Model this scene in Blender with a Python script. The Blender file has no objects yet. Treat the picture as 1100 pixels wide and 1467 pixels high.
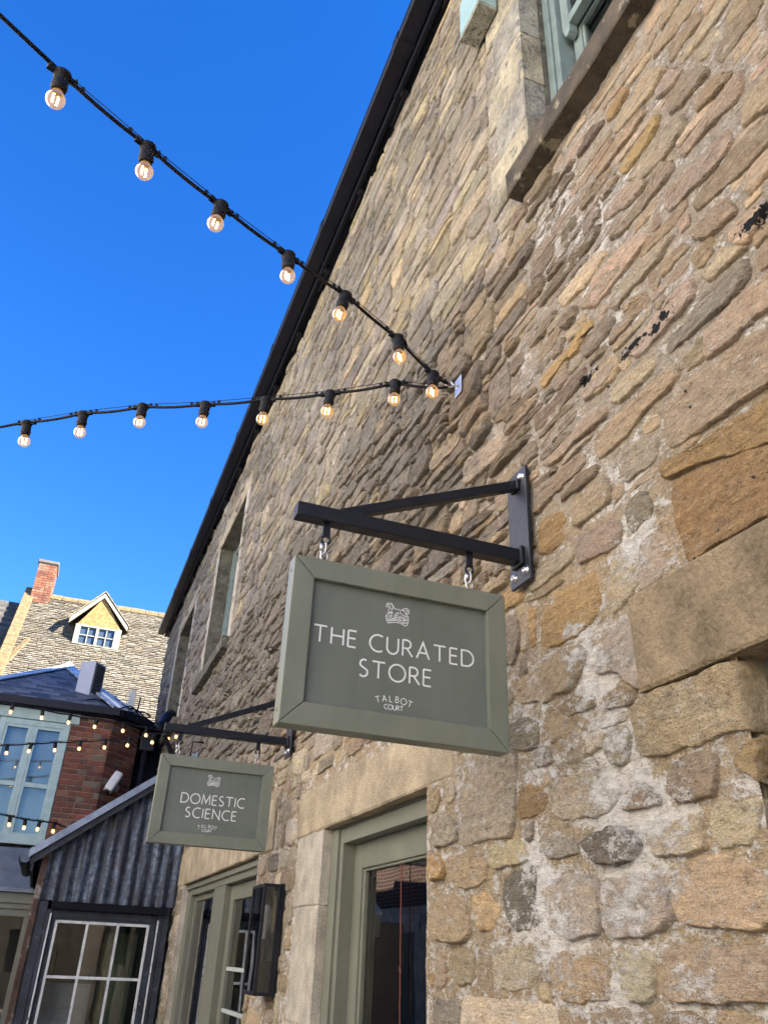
import bpy, math, random
import numpy as np
from mathutils import Vector, Matrix
R_ = math.radians
sc = bpy.context.scene
C = sc.collection
rng = random.Random(7)
nrs = np.random.RandomState(11)

# ------------------------------------------------------------------ camera
GZ = 1.7                                   # eye height above the paving
YAW, PIT, ROL, FPX = 0.344401, 0.509081, 0.0463209, 1154.624
f_ = np.array([math.sin(YAW)*math.cos(PIT), math.cos(YAW)*math.cos(PIT), math.sin(PIT)])
r0 = np.array([math.cos(YAW), -math.sin(YAW), 0.]); u0 = np.cross(r0, f_)
rr = math.cos(ROL)*r0+math.sin(ROL)*u0; uu = -math.sin(ROL)*r0+math.cos(ROL)*u0
cam = bpy.data.cameras.new('camera'); cob = bpy.data.objects.new('camera', cam); C.objects.link(cob)
cam.sensor_fit = 'VERTICAL'; cam.sensor_height = 36; cam.lens = 36*FPX/1467
cam.clip_start = .05; cam.clip_end = 2000
cob.matrix_world = Matrix(((rr[0], uu[0], -f_[0], 0), (rr[1], uu[1], -f_[1], 0), (rr[2], uu[2], -f_[2], GZ), (0, 0, 0, 1)))
sc.camera = cob

# ------------------------------------------------------------------ sky, sun, exposure
SUN_EL, SUN_AZ = 34.0, 58.0                # azimuth: degrees from -Y (behind the camera) towards +X
w = bpy.data.worlds.new('World'); sc.world = w; w.use_nodes = True
nt = w.node_tree; bg = nt.nodes['Background']
sky = nt.nodes.new('ShaderNodeTexSky'); sky.sky_type = 'NISHITA'; sky.sun_disc = False
sky.sun_elevation = R_(SUN_EL); sky.sun_rotation = R_(180-SUN_AZ)
sky.air_density = 1.0; sky.dust_density = 0.0; sky.ozone_density = 5.0; sky.altitude = 200
hsv = nt.nodes.new('ShaderNodeHueSaturation'); hsv.inputs['Saturation'].default_value = 1.27; hsv.inputs['Hue'].default_value = .513
nt.links.new(sky.outputs[0], hsv.inputs['Color']); nt.links.new(hsv.outputs[0], bg.inputs[0]); bg.inputs[1].default_value = 0.07
sd = Vector((math.cos(R_(SUN_EL))*math.sin(R_(SUN_AZ)), -math.cos(R_(SUN_EL))*math.cos(R_(SUN_AZ)), math.sin(R_(SUN_EL))))
sun = bpy.data.lights.new('sun', 'SUN'); sun.energy = 5.0; sun.angle = R_(.53); sun.color = (1, .93, .82)
sob = bpy.data.objects.new('sun', sun); C.objects.link(sob); sob.rotation_euler = sd.to_track_quat('Z', 'Y').to_euler(); sob.location = (6, -8, 20)
sc.view_settings.view_transform = 'Standard'; sc.view_settings.look = 'None'; sc.view_settings.gamma = 1
sc.view_settings.use_curve_mapping = False; sc.view_settings.exposure = 2.5
sc.cycles.max_bounces = 8; sc.cycles.transparent_max_bounces = 24; sc.cycles.sample_clamp_indirect = 6
sc.cycles.caustics_reflective = False; sc.cycles.caustics_refractive = False

# ------------------------------------------------------------------ measuring from the surveyed camera
def ray(px, py):
    a, b = (px-550)/FPX, -(py-733.5)/FPX
    return rr*a+uu*b+f_
def onx(px, py, X):                        # point of the plane x = X seen at a pixel (world z)
    d = ray(px, py); d = d*(X/d[0]); return np.array([d[0], d[1], d[2]+GZ])
def ony(px, py, Y):
    d = ray(px, py); d = d*(Y/d[1]); return np.array([d[0], d[1], d[2]+GZ])
def onv(px, py, p, dx, dy):                # vertical plane through p along (dx, dy)
    d = ray(px, py); n = np.array([dy, -dx, 0.]); t = (p[0]*n[0]+p[1]*n[1])/(d@n); d = d*t
    return np.array([d[0], d[1], d[2]+GZ])
def project(P):
    q = np.asarray(P, float)-np.array([0, 0, GZ]); c = q@f_
    return 550+FPX*(q@rr)/c, 733.5-FPX*(q@uu)/c
D = 1.25                                   # facade plane x = D

# ------------------------------------------------------------------ mesh helpers
class MB:
    def __init__(s): s.v = []; s.f = []; s.m = []; s.sm = []; s.mi = 0
    def add(s, vs, fs, smooth=False):
        n = len(s.v); s.v += [tuple(map(float, p)) for p in vs]
        for q in fs: s.f.append(tuple(i+n for i in q)); s.m.append(s.mi); s.sm.append(smooth)
        return s
    def box(s, a, b):
        x0, y0, z0 = [min(p, q) for p, q in zip(a, b)]; x1, y1, z1 = [max(p, q) for p, q in zip(a, b)]
        return s.add([(x0,y0,z0),(x1,y0,z0),(x1,y1,z0),(x0,y1,z0),(x0,y0,z1),(x1,y0,z1),(x1,y1,z1),(x0,y1,z1)],
              [(0,3,2,1),(4,5,6,7),(0,1,5,4),(1,2,6,5),(2,3,7,6),(3,0,4,7)])
    def bar(s, p, q, w, h, up=(0, 0, 1)):
        p = Vector(p); q = Vector(q); d = (q-p).normalized(); up = Vector(up)
        a = d.cross(up)
        if a.length < 1e-4: a = d.cross(Vector((0, 1, 0)))
        a.normalize(); b = a.cross(d)
        vs = []
        for o in (p, q):
            for i, j in ((-1,-1),(1,-1),(1,1),(-1,1)): vs.append(o+a*(i*w/2)+b*(j*h/2))
        return s.add(vs, [(0,1,2,3),(7,6,5,4),(0,4,5,1),(1,5,6,2),(2,6,7,3),(3,7,4,0)])
    def prism(s, poly, d):                 # poly: 3d points, d: extrusion vector
        n = len(poly); d = Vector(d); a = [Vector(p) for p in poly]
        return s.add(a+[p+d for p in a], [tuple(range(n))[::-1], tuple(range(n, 2*n))]+[(i, (i+1) % n, n+(i+1) % n, n+i) for i in range(n)])
    def tube(s, pts, r, n=8, cap=True):
        pts = [Vector(p) for p in pts]; m = len(pts); vs = []; fs = []
        rs = r if isinstance(r, (list, tuple)) else [r]*m
        a = None
        for i, p in enumerate(pts):
            d = (pts[min(i+1, m-1)]-pts[max(i-1, 0)]).normalized()
            if a is None:
                a = d.cross(Vector((0, 0, 1)))
                if a.length < .05: a = d.cross(Vector((0, 1, 0)))
            a = (a-d*a.dot(d)).normalized(); b = d.cross(a)
            for k in range(n):
                t = 2*math.pi*k/n; vs.append(p+(a*math.cos(t)+b*math.sin(t))*rs[i])
        for i in range(m-1):
            for k in range(n): fs.append((i*n+k, i*n+(k+1) % n, (i+1)*n+(k+1) % n, (i+1)*n+k))
        if cap: fs += [tuple(range(n))[::-1], tuple(range((m-1)*n, m*n))]
        return s.add(vs, fs, True)
    def ring(s, c, r1, r, ax, n=18, k=6, sy=1.0):  # torus about axis ax; sy stretches it along z
        ax = Vector(ax).normalized(); a = ax.cross(Vector((0, 0, 1)))
        if a.length < .05: a = Vector((1, 0, 0))
        a.normalize(); b = a.cross(ax); vs = []; fs = []
        for i in range(n):
            t = 2*math.pi*i/n; e = a*math.cos(t)+b*math.sin(t)
            o = Vector(c)+a*math.cos(t)*r1+b*math.sin(t)*r1*sy
            for j in range(k):
                u = 2*math.pi*j/k; vs.append(o+(e*math.cos(u)+ax*math.sin(u))*r)
        for i in range(n):
            for j in range(k): fs.append((i*k+j, i*k+(j+1) % k, ((i+1) % n)*k+(j+1) % k, ((i+1) % n)*k+j))
        return s.add(vs, fs, True)
    def lathe(s, prof, c, n=16, ax=(0, 0, 1)):     # prof: (radius, height) list
        ax = Vector(ax).normalized(); a = ax.cross(Vector((0, 0, 1)))
        if a.length < .05: a = Vector((1, 0, 0))
        a.normalize(); b = ax.cross(a); vs = []; fs = []; m = len(prof)
        for r, h in prof:
            for k in range(n):
                t = 2*math.pi*k/n; vs.append(Vector(c)+ax*h+(a*math.cos(t)+b*math.sin(t))*max(r, 1e-5))
        for i in range(m-1):
            for k in range(n): fs.append((i*n+k, i*n+(k+1) % n, (i+1)*n+(k+1) % n, (i+1)*n+k))
        return s.add(vs, fs, True)
    def mesh(s, name, mats):
        me = bpy.data.meshes.new(name); me.from_pydata(s.v, [], s.f)
        for m in (mats if isinstance(mats, (list, tuple)) else [mats]): me.materials.append(m)
        me.polygons.foreach_set('material_index', s.m); me.polygons.foreach_set('use_smooth', s.sm); me.update()
        return me
    def build(s, name, mats, parent=None, bevel=0, recenter=True):
        me = s.mesh(name, mats)
        o = bpy.data.objects.new(name, me); C.objects.link(o)
        if recenter and len(s.v):
            c = np.array(s.v); c = (c.min(0)+c.max(0))/2; c = Vector(c)
            me.transform(Matrix.Translation(-c)); o.location = c
        if parent is not None: setpar(o, parent)
        if bevel:
            b = o.modifiers.new('bevel', 'BEVEL'); b.width = bevel; b.segments = 2; b.limit_method = 'ANGLE'; b.angle_limit = R_(50)
        return o
WPOS = {}
def setpar(o, p):
    wp = wloc(p); o.parent = p; o.location = Vector(o.location)-wp
def wloc(o):
    l = Vector(o.location)
    while o.parent: o = o.parent; l = l+Vector(o.location)
    return l
def tag(o, label=None, cat=None, group=None, kind=None):
    if label: o['label'] = label
    if cat: o['category'] = cat
    if group: o['group'] = group
    if kind: o['kind'] = kind
    return o
def empty(name, loc, label, cat, group=None):
    o = bpy.data.objects.new(name, None); C.objects.link(o); o.location = loc; o.empty_display_size = .1
    return tag(o, label, cat, group)
def copy_tree(o, parent=None):
    c = o.copy(); C.objects.link(c)
    if parent is not None: c.parent = parent
    for ch in list(o.children): copy_tree(ch, c)
    return c

# ------------------------------------------------------------------ numpy noise
def _h(ix, iy, seed):
    n = (ix.astype(np.int64)*374761393+iy.astype(np.int64)*668265263+seed*2246822519) & 0xffffffff
    n = ((n ^ (n >> 13))*1274126177) & 0xffffffff
    return ((n ^ (n >> 16)) & 0xffff)/65535.0
def vn(x, y, seed=0):
    x = np.asarray(x, float); y = np.asarray(y, float)
    ix = np.floor(x); iy = np.floor(y); fx = x-ix; fy = y-iy
    fx = fx*fx*(3-2*fx); fy = fy*fy*(3-2*fy)
    a = _h(ix, iy, seed); b = _h(ix+1, iy, seed); c = _h(ix, iy+1, seed); d = _h(ix+1, iy+1, seed)
    return (a*(1-fx)+b*fx)*(1-fy)+(c*(1-fx)+d*fx)*fy
def fbm(x, y, seed=0, o=4, g=.5):
    s = 0; a = 1; t = 0
    for i in range(o): s = s+a*vn(np.asarray(x)*2**i, np.asarray(y)*2**i, seed+i*17); t += a; a *= g
    return s/t*2-1

# ------------------------------------------------------------------ materials
def newmat(name):
    m = bpy.data.materials.new(name); m.use_nodes = True; t = m.node_tree
    b = t.nodes['Principled BSDF']; return m, t, b
def nd(t, ty, **k):
    n = t.nodes.new(ty)
    for a, v in k.items():
        if a.startswith('i_'): n.inputs[int(a[2:])].default_value = v
        else: setattr(n, a, v)
    return n
def ramp(t, src, stops, interp='LINEAR'):
    r = nd(t, 'ShaderNodeValToRGB'); r.color_ramp.interpolation = interp; e = r.color_ramp.elements
    while len(e) < len(stops): e.new(.5)
    for x, (p, c) in zip(e, stops): x.position = p; x.color = (*c, 1) if len(c) == 3 else c
    t.links.new(src, r.inputs[0]); return r
def pos(t):
    return nd(t, 'ShaderNodeNewGeometry').outputs['Position']
def noise(t, scale, detail=4, rough=.55, vec=None, dist=0.):
    n = nd(t, 'ShaderNodeTexNoise'); n.inputs['Scale'].default_value = scale; n.inputs['Detail'].default_value = detail
    n.inputs['Roughness'].default_value = rough; n.inputs['Distortion'].default_value = dist
    t.links.new(vec if vec is not None else pos(t), n.inputs['Vector']); return n
def mixc(t, fac, a, b, mode='MIX'):
    m = nd(t, 'ShaderNodeMix', data_type='RGBA', blend_type=mode)
    for s, v in ((0, fac), (6, a), (7, b)):
        if isinstance(v, (int, float)): m.inputs[s].default_value = v
        elif isinstance(v, tuple): m.inputs[s].default_value = (*v, 1)
        else: t.links.new(v, m.inputs[s])
    return m.outputs[2]
def math_(t, op, a, b=None, clamp=False):
    m = nd(t, 'ShaderNodeMath', operation=op); m.use_clamp = clamp
    for i, v in enumerate((a, b)):
        if v is None: continue
        if isinstance(v, (int, float)): m.inputs[i].default_value = v
        else: t.links.new(v, m.inputs[i])
    return m.outputs[0]
def bump(t, b, h, strength, dist, prev=None):
    n = nd(t, 'ShaderNodeBump'); n.inputs['Strength'].default_value = strength; n.inputs['Distance'].default_value = dist
    t.links.new(h, n.inputs['Height'])
    if prev is not None: t.links.new(prev, n.inputs['Normal'])
    t.links.new(n.outputs[0], b.inputs['Normal']); return n.outputs[0]
def smat(name, col, rough=.6, metal=0., var=.12, scale=8., bmp=0., bscale=60., spec=.4, speck=None):
    m, t, b = newmat(name)
    n = noise(t, scale, 5); n2 = noise(t, scale*9, 3)
    d = tuple(max(0, c*(1-var*1.6)) for c in col); l = tuple(min(1, c*(1+var*1.3)) for c in col)
    c = ramp(t, n.outputs[0], [(.3, d), (.7, l)]).outputs[0]
    c = mixc(t, .25*min(1, var*4), c, ramp(t, n2.outputs[0], [(.35, d), (.65, l)]).outputs[0])
    if speck:
        s = noise(t, speck[2], 4, .65); k = ramp(t, s.outputs[0], [(speck[1], (0, 0, 0)), (speck[1]+.06, (1, 1, 1))]).outputs[0]
        c = mixc(t, k, c, speck[0])
    t.links.new(c, b.inputs['Base Color'])
    b.inputs['Metallic'].default_value = metal; b.inputs['Specular IOR Level'].default_value = spec
    rn = ramp(t, n.outputs[0], [(.3, (rough*.85,)*3), (.7, (min(1, rough*1.15),)*3)]).outputs[0]
    t.links.new(rn, b.inputs['Roughness'])
    if bmp: bump(t, b, noise(t, bscale, 4, .6).outputs[0], 1, bmp)
    return m
def worn_paint(name, col, rough):
    m, t, b = newmat(name); mp = nd(t, 'ShaderNodeMapping'); mp.inputs['Scale'].default_value = (26, 26, 1.6); t.links.new(pos(t), mp.inputs[0])
    n = noise(t, 1., 5, .6, mp.outputs[0]); n2 = noise(t, 5, 5, .6); n3 = noise(t, 160, 3, .6); n4 = noise(t, 34, 5, .7)
    c = mixc(t, 1., col, ramp(t, n.outputs[0], [(.3, (.93, .93, .93)), (.55, (1, 1, 1)), (.8, (1.05, 1.05, 1.04))]).outputs[0], 'MULTIPLY')
    c = mixc(t, 1., c, ramp(t, n2.outputs[0], [(.3, (.9, .91, .9)), (.7, (1.09, 1.08, 1.07))]).outputs[0], 'MULTIPLY')
    c = mixc(t, ramp(t, n4.outputs[0], [(.66, (0,)*3), (.76, (.35,)*3)]).outputs[0], c, tuple(x*1.35+.02 for x in col))
    t.links.new(c, b.inputs['Base Color']); t.links.new(ramp(t, n2.outputs[0], [(.3, (rough*.8,)*3), (.7, (rough*1.25,)*3)]).outputs[0], b.inputs['Roughness'])
    b.inputs['Specular IOR Level'].default_value = .42
    h = math_(t, 'ADD', math_(t, 'MULTIPLY', n.outputs[0], 1.), math_(t, 'MULTIPLY', n3.outputs[0], .5)); bump(t, b, h, .8, .0014); return m
def glassmat(name, tint=(.85, .9, .9), rough=0.0, strength=1.0):
    m = bpy.data.materials.new(name); m.use_nodes = True; t = m.node_tree; t.nodes.clear()
    o = nd(t, 'ShaderNodeOutputMaterial'); tr = nd(t, 'ShaderNodeBsdfTransparent'); tr.inputs[0].default_value = (*tint, 1)
    g = nd(t, 'ShaderNodeBsdfGlossy'); g.inputs['Roughness'].default_value = rough
    fr = nd(t, 'ShaderNodeFresnel'); fr.inputs[0].default_value = 1.5
    wn = noise(t, 1.6, 2); bp = nd(t, 'ShaderNodeBump'); bp.inputs['Distance'].default_value = .01; bp.inputs['Strength'].default_value = .1
    t.links.new(wn.outputs[0], bp.inputs['Height']); t.links.new(bp.outputs[0], g.inputs['Normal'])
    mx = nd(t, 'ShaderNodeMixShader'); k = math_(t, 'MULTIPLY', fr.outputs[0], 1.8*strength, True)
    t.links.new(k, mx.inputs[0]); t.links.new(tr.outputs[0], mx.inputs[1]); t.links.new(g.outputs[0], mx.inputs[2]); t.links.new(mx.outputs[0], o.inputs[0])
    return m

def stone_material(name, mortar=False):
    m, t, b = newmat(name)
    at = nd(t, 'ShaderNodeAttribute', attribute_name='tint'); dt = nd(t, 'ShaderNodeAttribute', attribute_name='wear')
    sep = nd(t, 'ShaderNodeSeparateColor'); t.links.new(dt.outputs['Color'], sep.inputs[0])
    mp = nd(t, 'ShaderNodeMapping'); mp.inputs['Scale'].default_value = (1, .62, 1.15); t.links.new(pos(t), mp.inputs[0]); vec = mp.outputs[0]
    mb = nd(t, 'ShaderNodeMapping'); mb.inputs['Scale'].default_value = (1, .3, 2.6); t.links.new(pos(t), mb.inputs[0]); nb_ = noise(t, 17, 7, .66, mb.outputs[0], dist=.5)
    n1 = noise(t, 9, 6, .6, vec, dist=.4); n2 = noise(t, 48, 6, .68, vec); n3 = noise(t, 210, 4, .7, vec); n0 = noise(t, 3.2, 5, .6)
    c = at.outputs['Color']
    c = mixc(t, ramp(t, n1.outputs[0], [(.35, (.0,)*3), (.7, (.7,)*3)]).outputs[0], c, mixc(t, 1., c, (1.08, .97, .85), 'MULTIPLY'))
    c = mixc(t, .9, c, ramp(t, n2.outputs[0], [(.27, (.4, .37, .34)), (.43, (.92, .91, .9)), (.58, (1.1, 1.09, 1.07)), (.74, (1.6, 1.57, 1.5))]).outputs[0], 'MULTIPLY')
    c = mixc(t, .8 if not mortar else .95, c, ramp(t, n3.outputs[0], [(.28, (.38, .35, .32)), (.45, (.95, .94, .93)), (.6, (1.1, 1.1, 1.1)), (.74, (1.6, 1.57, 1.5))]).outputs[0], 'MULTIPLY')
    al_ = at.outputs['Alpha']
    c = mixc(t, math_(t, 'MULTIPLY', al_, .9), c, ramp(t, nb_.outputs[0], [(.33, (.42, .38, .34)), (.46, (.92, .9, .88)), (.58, (1.1, 1.09, 1.07)), (.72, (1.4, 1.36, 1.3))]).outputs[0], 'MULTIPLY')
    vo = nd(t, 'ShaderNodeTexVoronoi'); vo.inputs['Scale'].default_value = 95; t.links.new(pos(t), vo.inputs['Vector'])
    pit = ramp(t, vo.outputs['Distance'], [(.10, (1,)*3), (.22, (0,)*3)]).outputs[0]
    pm = math_(t, 'MULTIPLY', pit, ramp(t, n0.outputs[0], [(.46, (0,)*3), (.6, (1,)*3)]).outputs[0])
    c = mixc(t, math_(t, 'MULTIPLY', pm, .65), c, (.07, .05, .035))
    # old limewash flecks and patches
    lm = noise(t, 26, 9, .78, vec, dist=.2); lm2 = noise(t, 190, 4, .7, vec)
    s = math_(t, 'ADD', lm.outputs[0], math_(t, 'MULTIPLY', lm2.outputs[0], .34))
    s = math_(t, 'ADD', s, math_(t, 'MULTIPLY', sep.outputs[0], .36))
    if mortar: s = math_(t, 'ADD', s, .075)
    lime = nd(t, 'ShaderNodeMapRange'); lime.inputs[1].default_value = .85; lime.inputs[2].default_value = .91; lime.inputs[4].default_value = .9
    t.links.new(s, lime.inputs[0])
    lc = ramp(t, n2.outputs[0], [(.3, (.56, .525, .48)), (.6, (.86, .84, .80))]).outputs[0]
    c = mixc(t, lime.outputs[0], c, lc)
    # lichen and soot
    ln = noise(t, 7, 8, .7, vec, dist=.5)
    s2 = math_(t, 'ADD', ln.outputs[0], math_(t, 'MULTIPLY', sep.outputs[1], .5))
    li = nd(t, 'ShaderNodeMapRange'); li.inputs[1].default_value = .60; li.inputs[2].default_value = .80; li.inputs[4].default_value = .72
    t.links.new(s2, li.inputs[0])
    c = mixc(t, li.outputs[0], c, mixc(t, ramp(t, n2.outputs[0], [(.35, (0,)*3), (.6, (1,)*3)]).outputs[0], (.085, .078, .07), (.27, .255, .23)))
    # splashes of black paint
    ta = noise(t, 30, 6, .7, dist=.3); s3 = math_(t, 'ADD', ta.outputs[0], math_(t, 'MULTIPLY', sep.outputs[2], .32))
    tm = nd(t, 'ShaderNodeMapRange'); tm.inputs[1].default_value = .73; tm.inputs[2].default_value = .75; t.links.new(s3, tm.inputs[0])
    c = mixc(t, tm.outputs[0], c, (.018, .018, .02))
    t.links.new(c, b.inputs['Base Color']); b.inputs['Roughness'].default_value = .93; b.inputs['Specular IOR Level'].default_value = .2
    h = math_(t, 'ADD', math_(t, 'MULTIPLY', n2.outputs[0], 1.3), math_(t, 'MULTIPLY', n3.outputs[0], .45))
    h = math_(t, 'ADD', h, math_(t, 'MULTIPLY', lime.outputs[0], .14))
    h = math_(t, 'SUBTRACT', h, math_(t, 'MULTIPLY', pm, .5))
    h = math_(t, 'ADD', h, math_(t, 'MULTIPLY', n1.outputs[0], 1.4)); h = math_(t, 'ADD', h, math_(t, 'MULTIPLY', math_(t, 'MULTIPLY', nb_.outputs[0], al_), 2.4))
    bump(t, b, h, 1.0, .024 if not mortar else .02)
    return m

M = {}
M['stone'] = stone_material('rubble_limestone'); M['mortar'] = stone_material('lime_mortar', True)
M['ashlar'] = smat('dressed_limestone', (.42, .35, .245), .9, var=.3, scale=6, bmp=.012, bscale=100, spec=.2, speck=((.5, .46, .4), .66, 70))
M['ashlar_dark'] = smat('weathered_limestone', (.235, .185, .12), .92, var=.35, scale=7, bmp=.014, bscale=70, spec=.2, speck=((.42, .37, .3), .70, 90))
M['jamb'] = smat('grey_dressed_limestone', (.47, .43, .355), .9, var=.25, scale=8, bmp=.012, bscale=110, spec=.2, speck=((.58, .55, .5), .62, 60))
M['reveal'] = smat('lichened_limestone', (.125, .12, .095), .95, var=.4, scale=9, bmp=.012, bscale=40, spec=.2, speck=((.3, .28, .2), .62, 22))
M['olive'] = worn_paint('sage_green_paint', (.17, .19, .153), .42)
M['olive_panel'] = worn_paint('sage_green_panel_paint', (.137, .16, .138), .4)
M['joinery'] = worn_paint('olive_joinery_paint', (.155, .162, .128), .48)
M['blue_joinery'] = smat('blue_green_joinery_paint', (.19, .245, .235), .55, var=.14, scale=11, bmp=.0015, bscale=120, spec=.35)
M['aqua'] = smat('pale_aqua_paint', (.31, .44, .46), .5, var=.1, scale=10, bmp=.001, bscale=120)
M['black_metal'] = smat('black_powder_coat', (.007, .009, .014), .42, var=.2, scale=30, bmp=.0004, bscale=400, spec=.35)
M['plate_metal'] = smat('black_satin_steel', (.010, .013, .022), .5, var=.2, scale=20, bmp=.0003, bscale=300, spec=.6)
M['rubber'], _t, _b = newmat('black_rubber'); _b.inputs['Base Color'].default_value = (.010, .011, .014, 1); _b.inputs['Roughness'].default_value = .6; _b.inputs['Specular IOR Level'].default_value = .2
M['steel'] = smat('galvanised_steel', (.55, .56, .58), .35, 1., var=.15, scale=40, bmp=.0004, bscale=300)
M['gutter'] = smat('black_gutter_paint', (.009, .010, .016), .5, var=.25, scale=4, bmp=.001, bscale=80, spec=.25)
M['fascia'] = smat('dark_painted_fascia', (.006, .007, .012), .8, var=.25, scale=5, bmp=.002, bscale=60, spec=.15)
M['letter'] = smat('white_sign_paint', (.72, .76, .76), .5, var=.04, scale=40)
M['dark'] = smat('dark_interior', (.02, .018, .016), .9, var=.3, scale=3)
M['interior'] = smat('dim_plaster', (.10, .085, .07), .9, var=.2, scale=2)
M['glass'] = glassmat('window_glass', (.8, .84, .84))
M['glass_clear'] = glassmat('lantern_glass', (.9, .92, .92), strength=.8)

# ------------------------------------------------------------------ ground
g = MB(); g.add([(-150, -120, 0), (150, -120, 0), (150, 220, 0), (-150, 220, 0)], [(0, 1, 2, 3)])
tag(g.build('ground', smat('pale_gravel', (.36, .32, .26), .95, var=.2, scale=3, bmp=.01, bscale=60), recenter=False), kind='structure')

# ================================================================== THE STONE BUILDING
Y0, Y1 = -7.0, 15.6
ZE = 5.45+GZ                               # top of the wall
building = empty('stone_building', (D, 6, 0), 'long two storey rubble stone building with black eaves that carries both shop signs', 'building')
LZ = .575+GZ                               # door head level
SZ0, SZ1 = 2.77+GZ, 2.90+GZ                # sill course
WT = 4.72+GZ
OPEN = {'near_window': (-.2, 1.62, .55, .72+GZ), 'shop_door': (2.85, 4.138, 0, LZ), 'double_door': (5.58, 8.67, 0, LZ),
        'up_near': (.2, 1.885, SZ1, WT), 'up_mid': (8.20, 9.84, SZ1, WT), 'up_far': (11.80, 13.46, SZ1, WT)}
LINT = [(-.6, 1.568, .593+GZ, .838+GZ), (2.62, 4.64, LZ, .805+GZ), (5.2, 9.13, LZ, .88+GZ)]
nl0 = onx(907, 859, D); nl1 = onx(922, 994, D)
LINT[0] = (-.6, float(nl0[1]), float(nl1[2]), float(nl0[2]))
OPEN['near_window'] = (-.2, float(onx(1084, 1110, D)[1]), .55, LINT[0][2])
SILLS = [(-.05, 1.975, SZ0, SZ1), (8.05, 9.98, SZ0, SZ1), (11.65, 13.6, SZ0, SZ1)]
QUOIN = (1.885, 2.21)                      # dressed blocks beside the near upper window
JAMB = (4.138, 4.60)                       # dressed jamb of the shop door

def blocked_rects():
    r = list(OPEN.values())+LINT+SILLS
    r.append((QUOIN[0], QUOIN[1], SZ1+.0, WT+.1))
    r.append((JAMB[0], JAMB[1]-.02, 0, LZ))
    return r
RECTS = blocked_rects()

# --- zones: colour, wear, joints
PAL = {
 't': [(.54, .415, .295), (.57, .44, .315), (.50, .39, .285), (.55, .44, .33), (.46, .38, .29)],
 'g': [(.54, .385, .205), (.57, .425, .24), (.50, .345, .175)],
 'c': [(.57, .48, .33), (.54, .46, .32), (.60, .52, .38)],
 'y': [(.42, .375, .30), (.45, .40, .33), (.37, .335, .275)],
 'd': [(.21, .195, .17), (.24, .22, .19)],
 'w': [(.52, .45, .36), (.55, .49, .39), (.48, .41, .32)],
 'b': [(.48, .37, .24), (.45, .355, .24), (.51, .40, .265)],
 'k': [(.345, .275, .205), (.40, .325, .24), (.30, .25, .195), (.42, .335, .23), (.36, .315, .26)],
 'u': [(.56, .48, .33), (.50, .44, .32), (.60, .50, .31), (.43, .395, .32), (.54, .49, .39)],
 'f': [(.42, .375, .29), (.38, .345, .28), (.45, .39, .28), (.35, .32, .265)]}
LIMEB = [(np.array(onx(px, py, D)[1:]), r, a) for px, py, r, a in [
 (880, 1130, .16, 1.), (960, 1170, .12, .9), (850, 980, .12, .9), (830, 930, .10, .9), (905, 790, .10, .9), (880, 700, .10, .6), (850, 650, .08, .5), (800, 1330, .16, .9),
 (930, 1230, .14, .9), (900, 1300, .14, .8), (760, 1010, .14, .6), (700, 1130, .14, .45), (1000, 1420, .12, .7), (880, 1440, .2, .7), (770, 1240, .12, .8),
 (850, 350, .25, .5), (800, 300, .2, .6), (870, 280, .15, .55), (900, 430, .15, .45), (740, 1330, .15, .6), (640, 1240, .14, .4), (780, 1090, .1, .7), (880, 1050, .12, .9),
 (400, 1200, .3, .5), (420, 1330, .3, .55), (440, 1260, .25, .5), (380, 1250, .3, .4), (1060, 480, .2, .4)]]
TAR = [(np.array(onx(px, py, D)[1:]), r) for px, py, r in ((962, 452, .022), (945, 475, .022), (915, 495, .024), (903, 505, .02), (855, 535, .018), (840, 548, .016), (1094, 310, .03), (1075, 330, .018), (800, 630, .016))]
def wear(y, z):
    y = np.asarray(y, float); z = np.asarray(z, float); zz = z-GZ
    L = np.zeros_like(y)
    for c, r, a in LIMEB: L = np.maximum(L, .8*a*np.exp(-(((y-c[0])**2+(z-c[1])**2)/(2*(r*.8)**2))))
    L = np.maximum(L, .18*(zz > 1.0)*(y < 2.6))
    L = np.maximum(L, .22*(y > 4.3)); L = np.maximum(L, .30*np.clip((1.1-zz)/.3, 0, 1))
    G = np.clip((y-1.7)/1.2, 0, 1)*(.62-.22*np.clip((zz-2.7)/.3, 0, 1))*np.clip((zz-.9)/.5, 0, 1)
    G = G+.3*fbm(y*.6, z*1.1, 91, 3)*(y > 2.2)+.25*np.clip((y-6)/8, 0, 1)*(zz > .9)
    B = np.zeros_like(y)
    for c, r in TAR: B = np.maximum(B, np.exp(-(((y-c[0])/1.6)**2+(z-c[1])**2)/(2*r*r)))
    return L, np.clip(G, 0, 1), B
def zone(y, z):
    zz = z-GZ
    if zz > 2.72 and y > 1.9: return ('u' if rng.random() < .74 else 'y') if y < 6.5 else rng.choice('uuffy')
    if y > 6: return 'f' if zz > 1.1 else ('c' if rng.random() < .4 else 'f')
    if zz > 1.1:
        k = (y-1.62)/.5+(rng.random()-.5)*.8
        if k < 0: return 't'
        return 'k' if rng.random() < .72 else rng.choice('byt')
    if y > 4.0: return rng.choice('wwcybu')
    return rng.choice('bbcwcyg')
def level(y, z):                           # mortar face, metres proud of x = D (positive towards the lane)
    y = np.asarray(y, float); z = np.asarray(z, float); zz = z-GZ
    up = np.clip((zz-.95)/.4, 0, 1)
    base = .001*(1-up)+(-.002)*up-.015*up*np.clip((y-2.0)/.5, 0, 1)*np.clip((2.85-zz)/.25, .4, 1)
    return base+.012*fbm(y*.7, z*.9, 5, 2)+.005*fbm(y*9, z*9, 23, 3)+.005*fbm(y*34, z*34, 41, 3)*(.6+.6*up)
PLATES = [(2.02-.09, 2.15+.09, 1.06+GZ, 1.50+GZ), (4.95-.09, 4.95+.12, 1.06+GZ, 1.50+GZ)]
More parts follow.
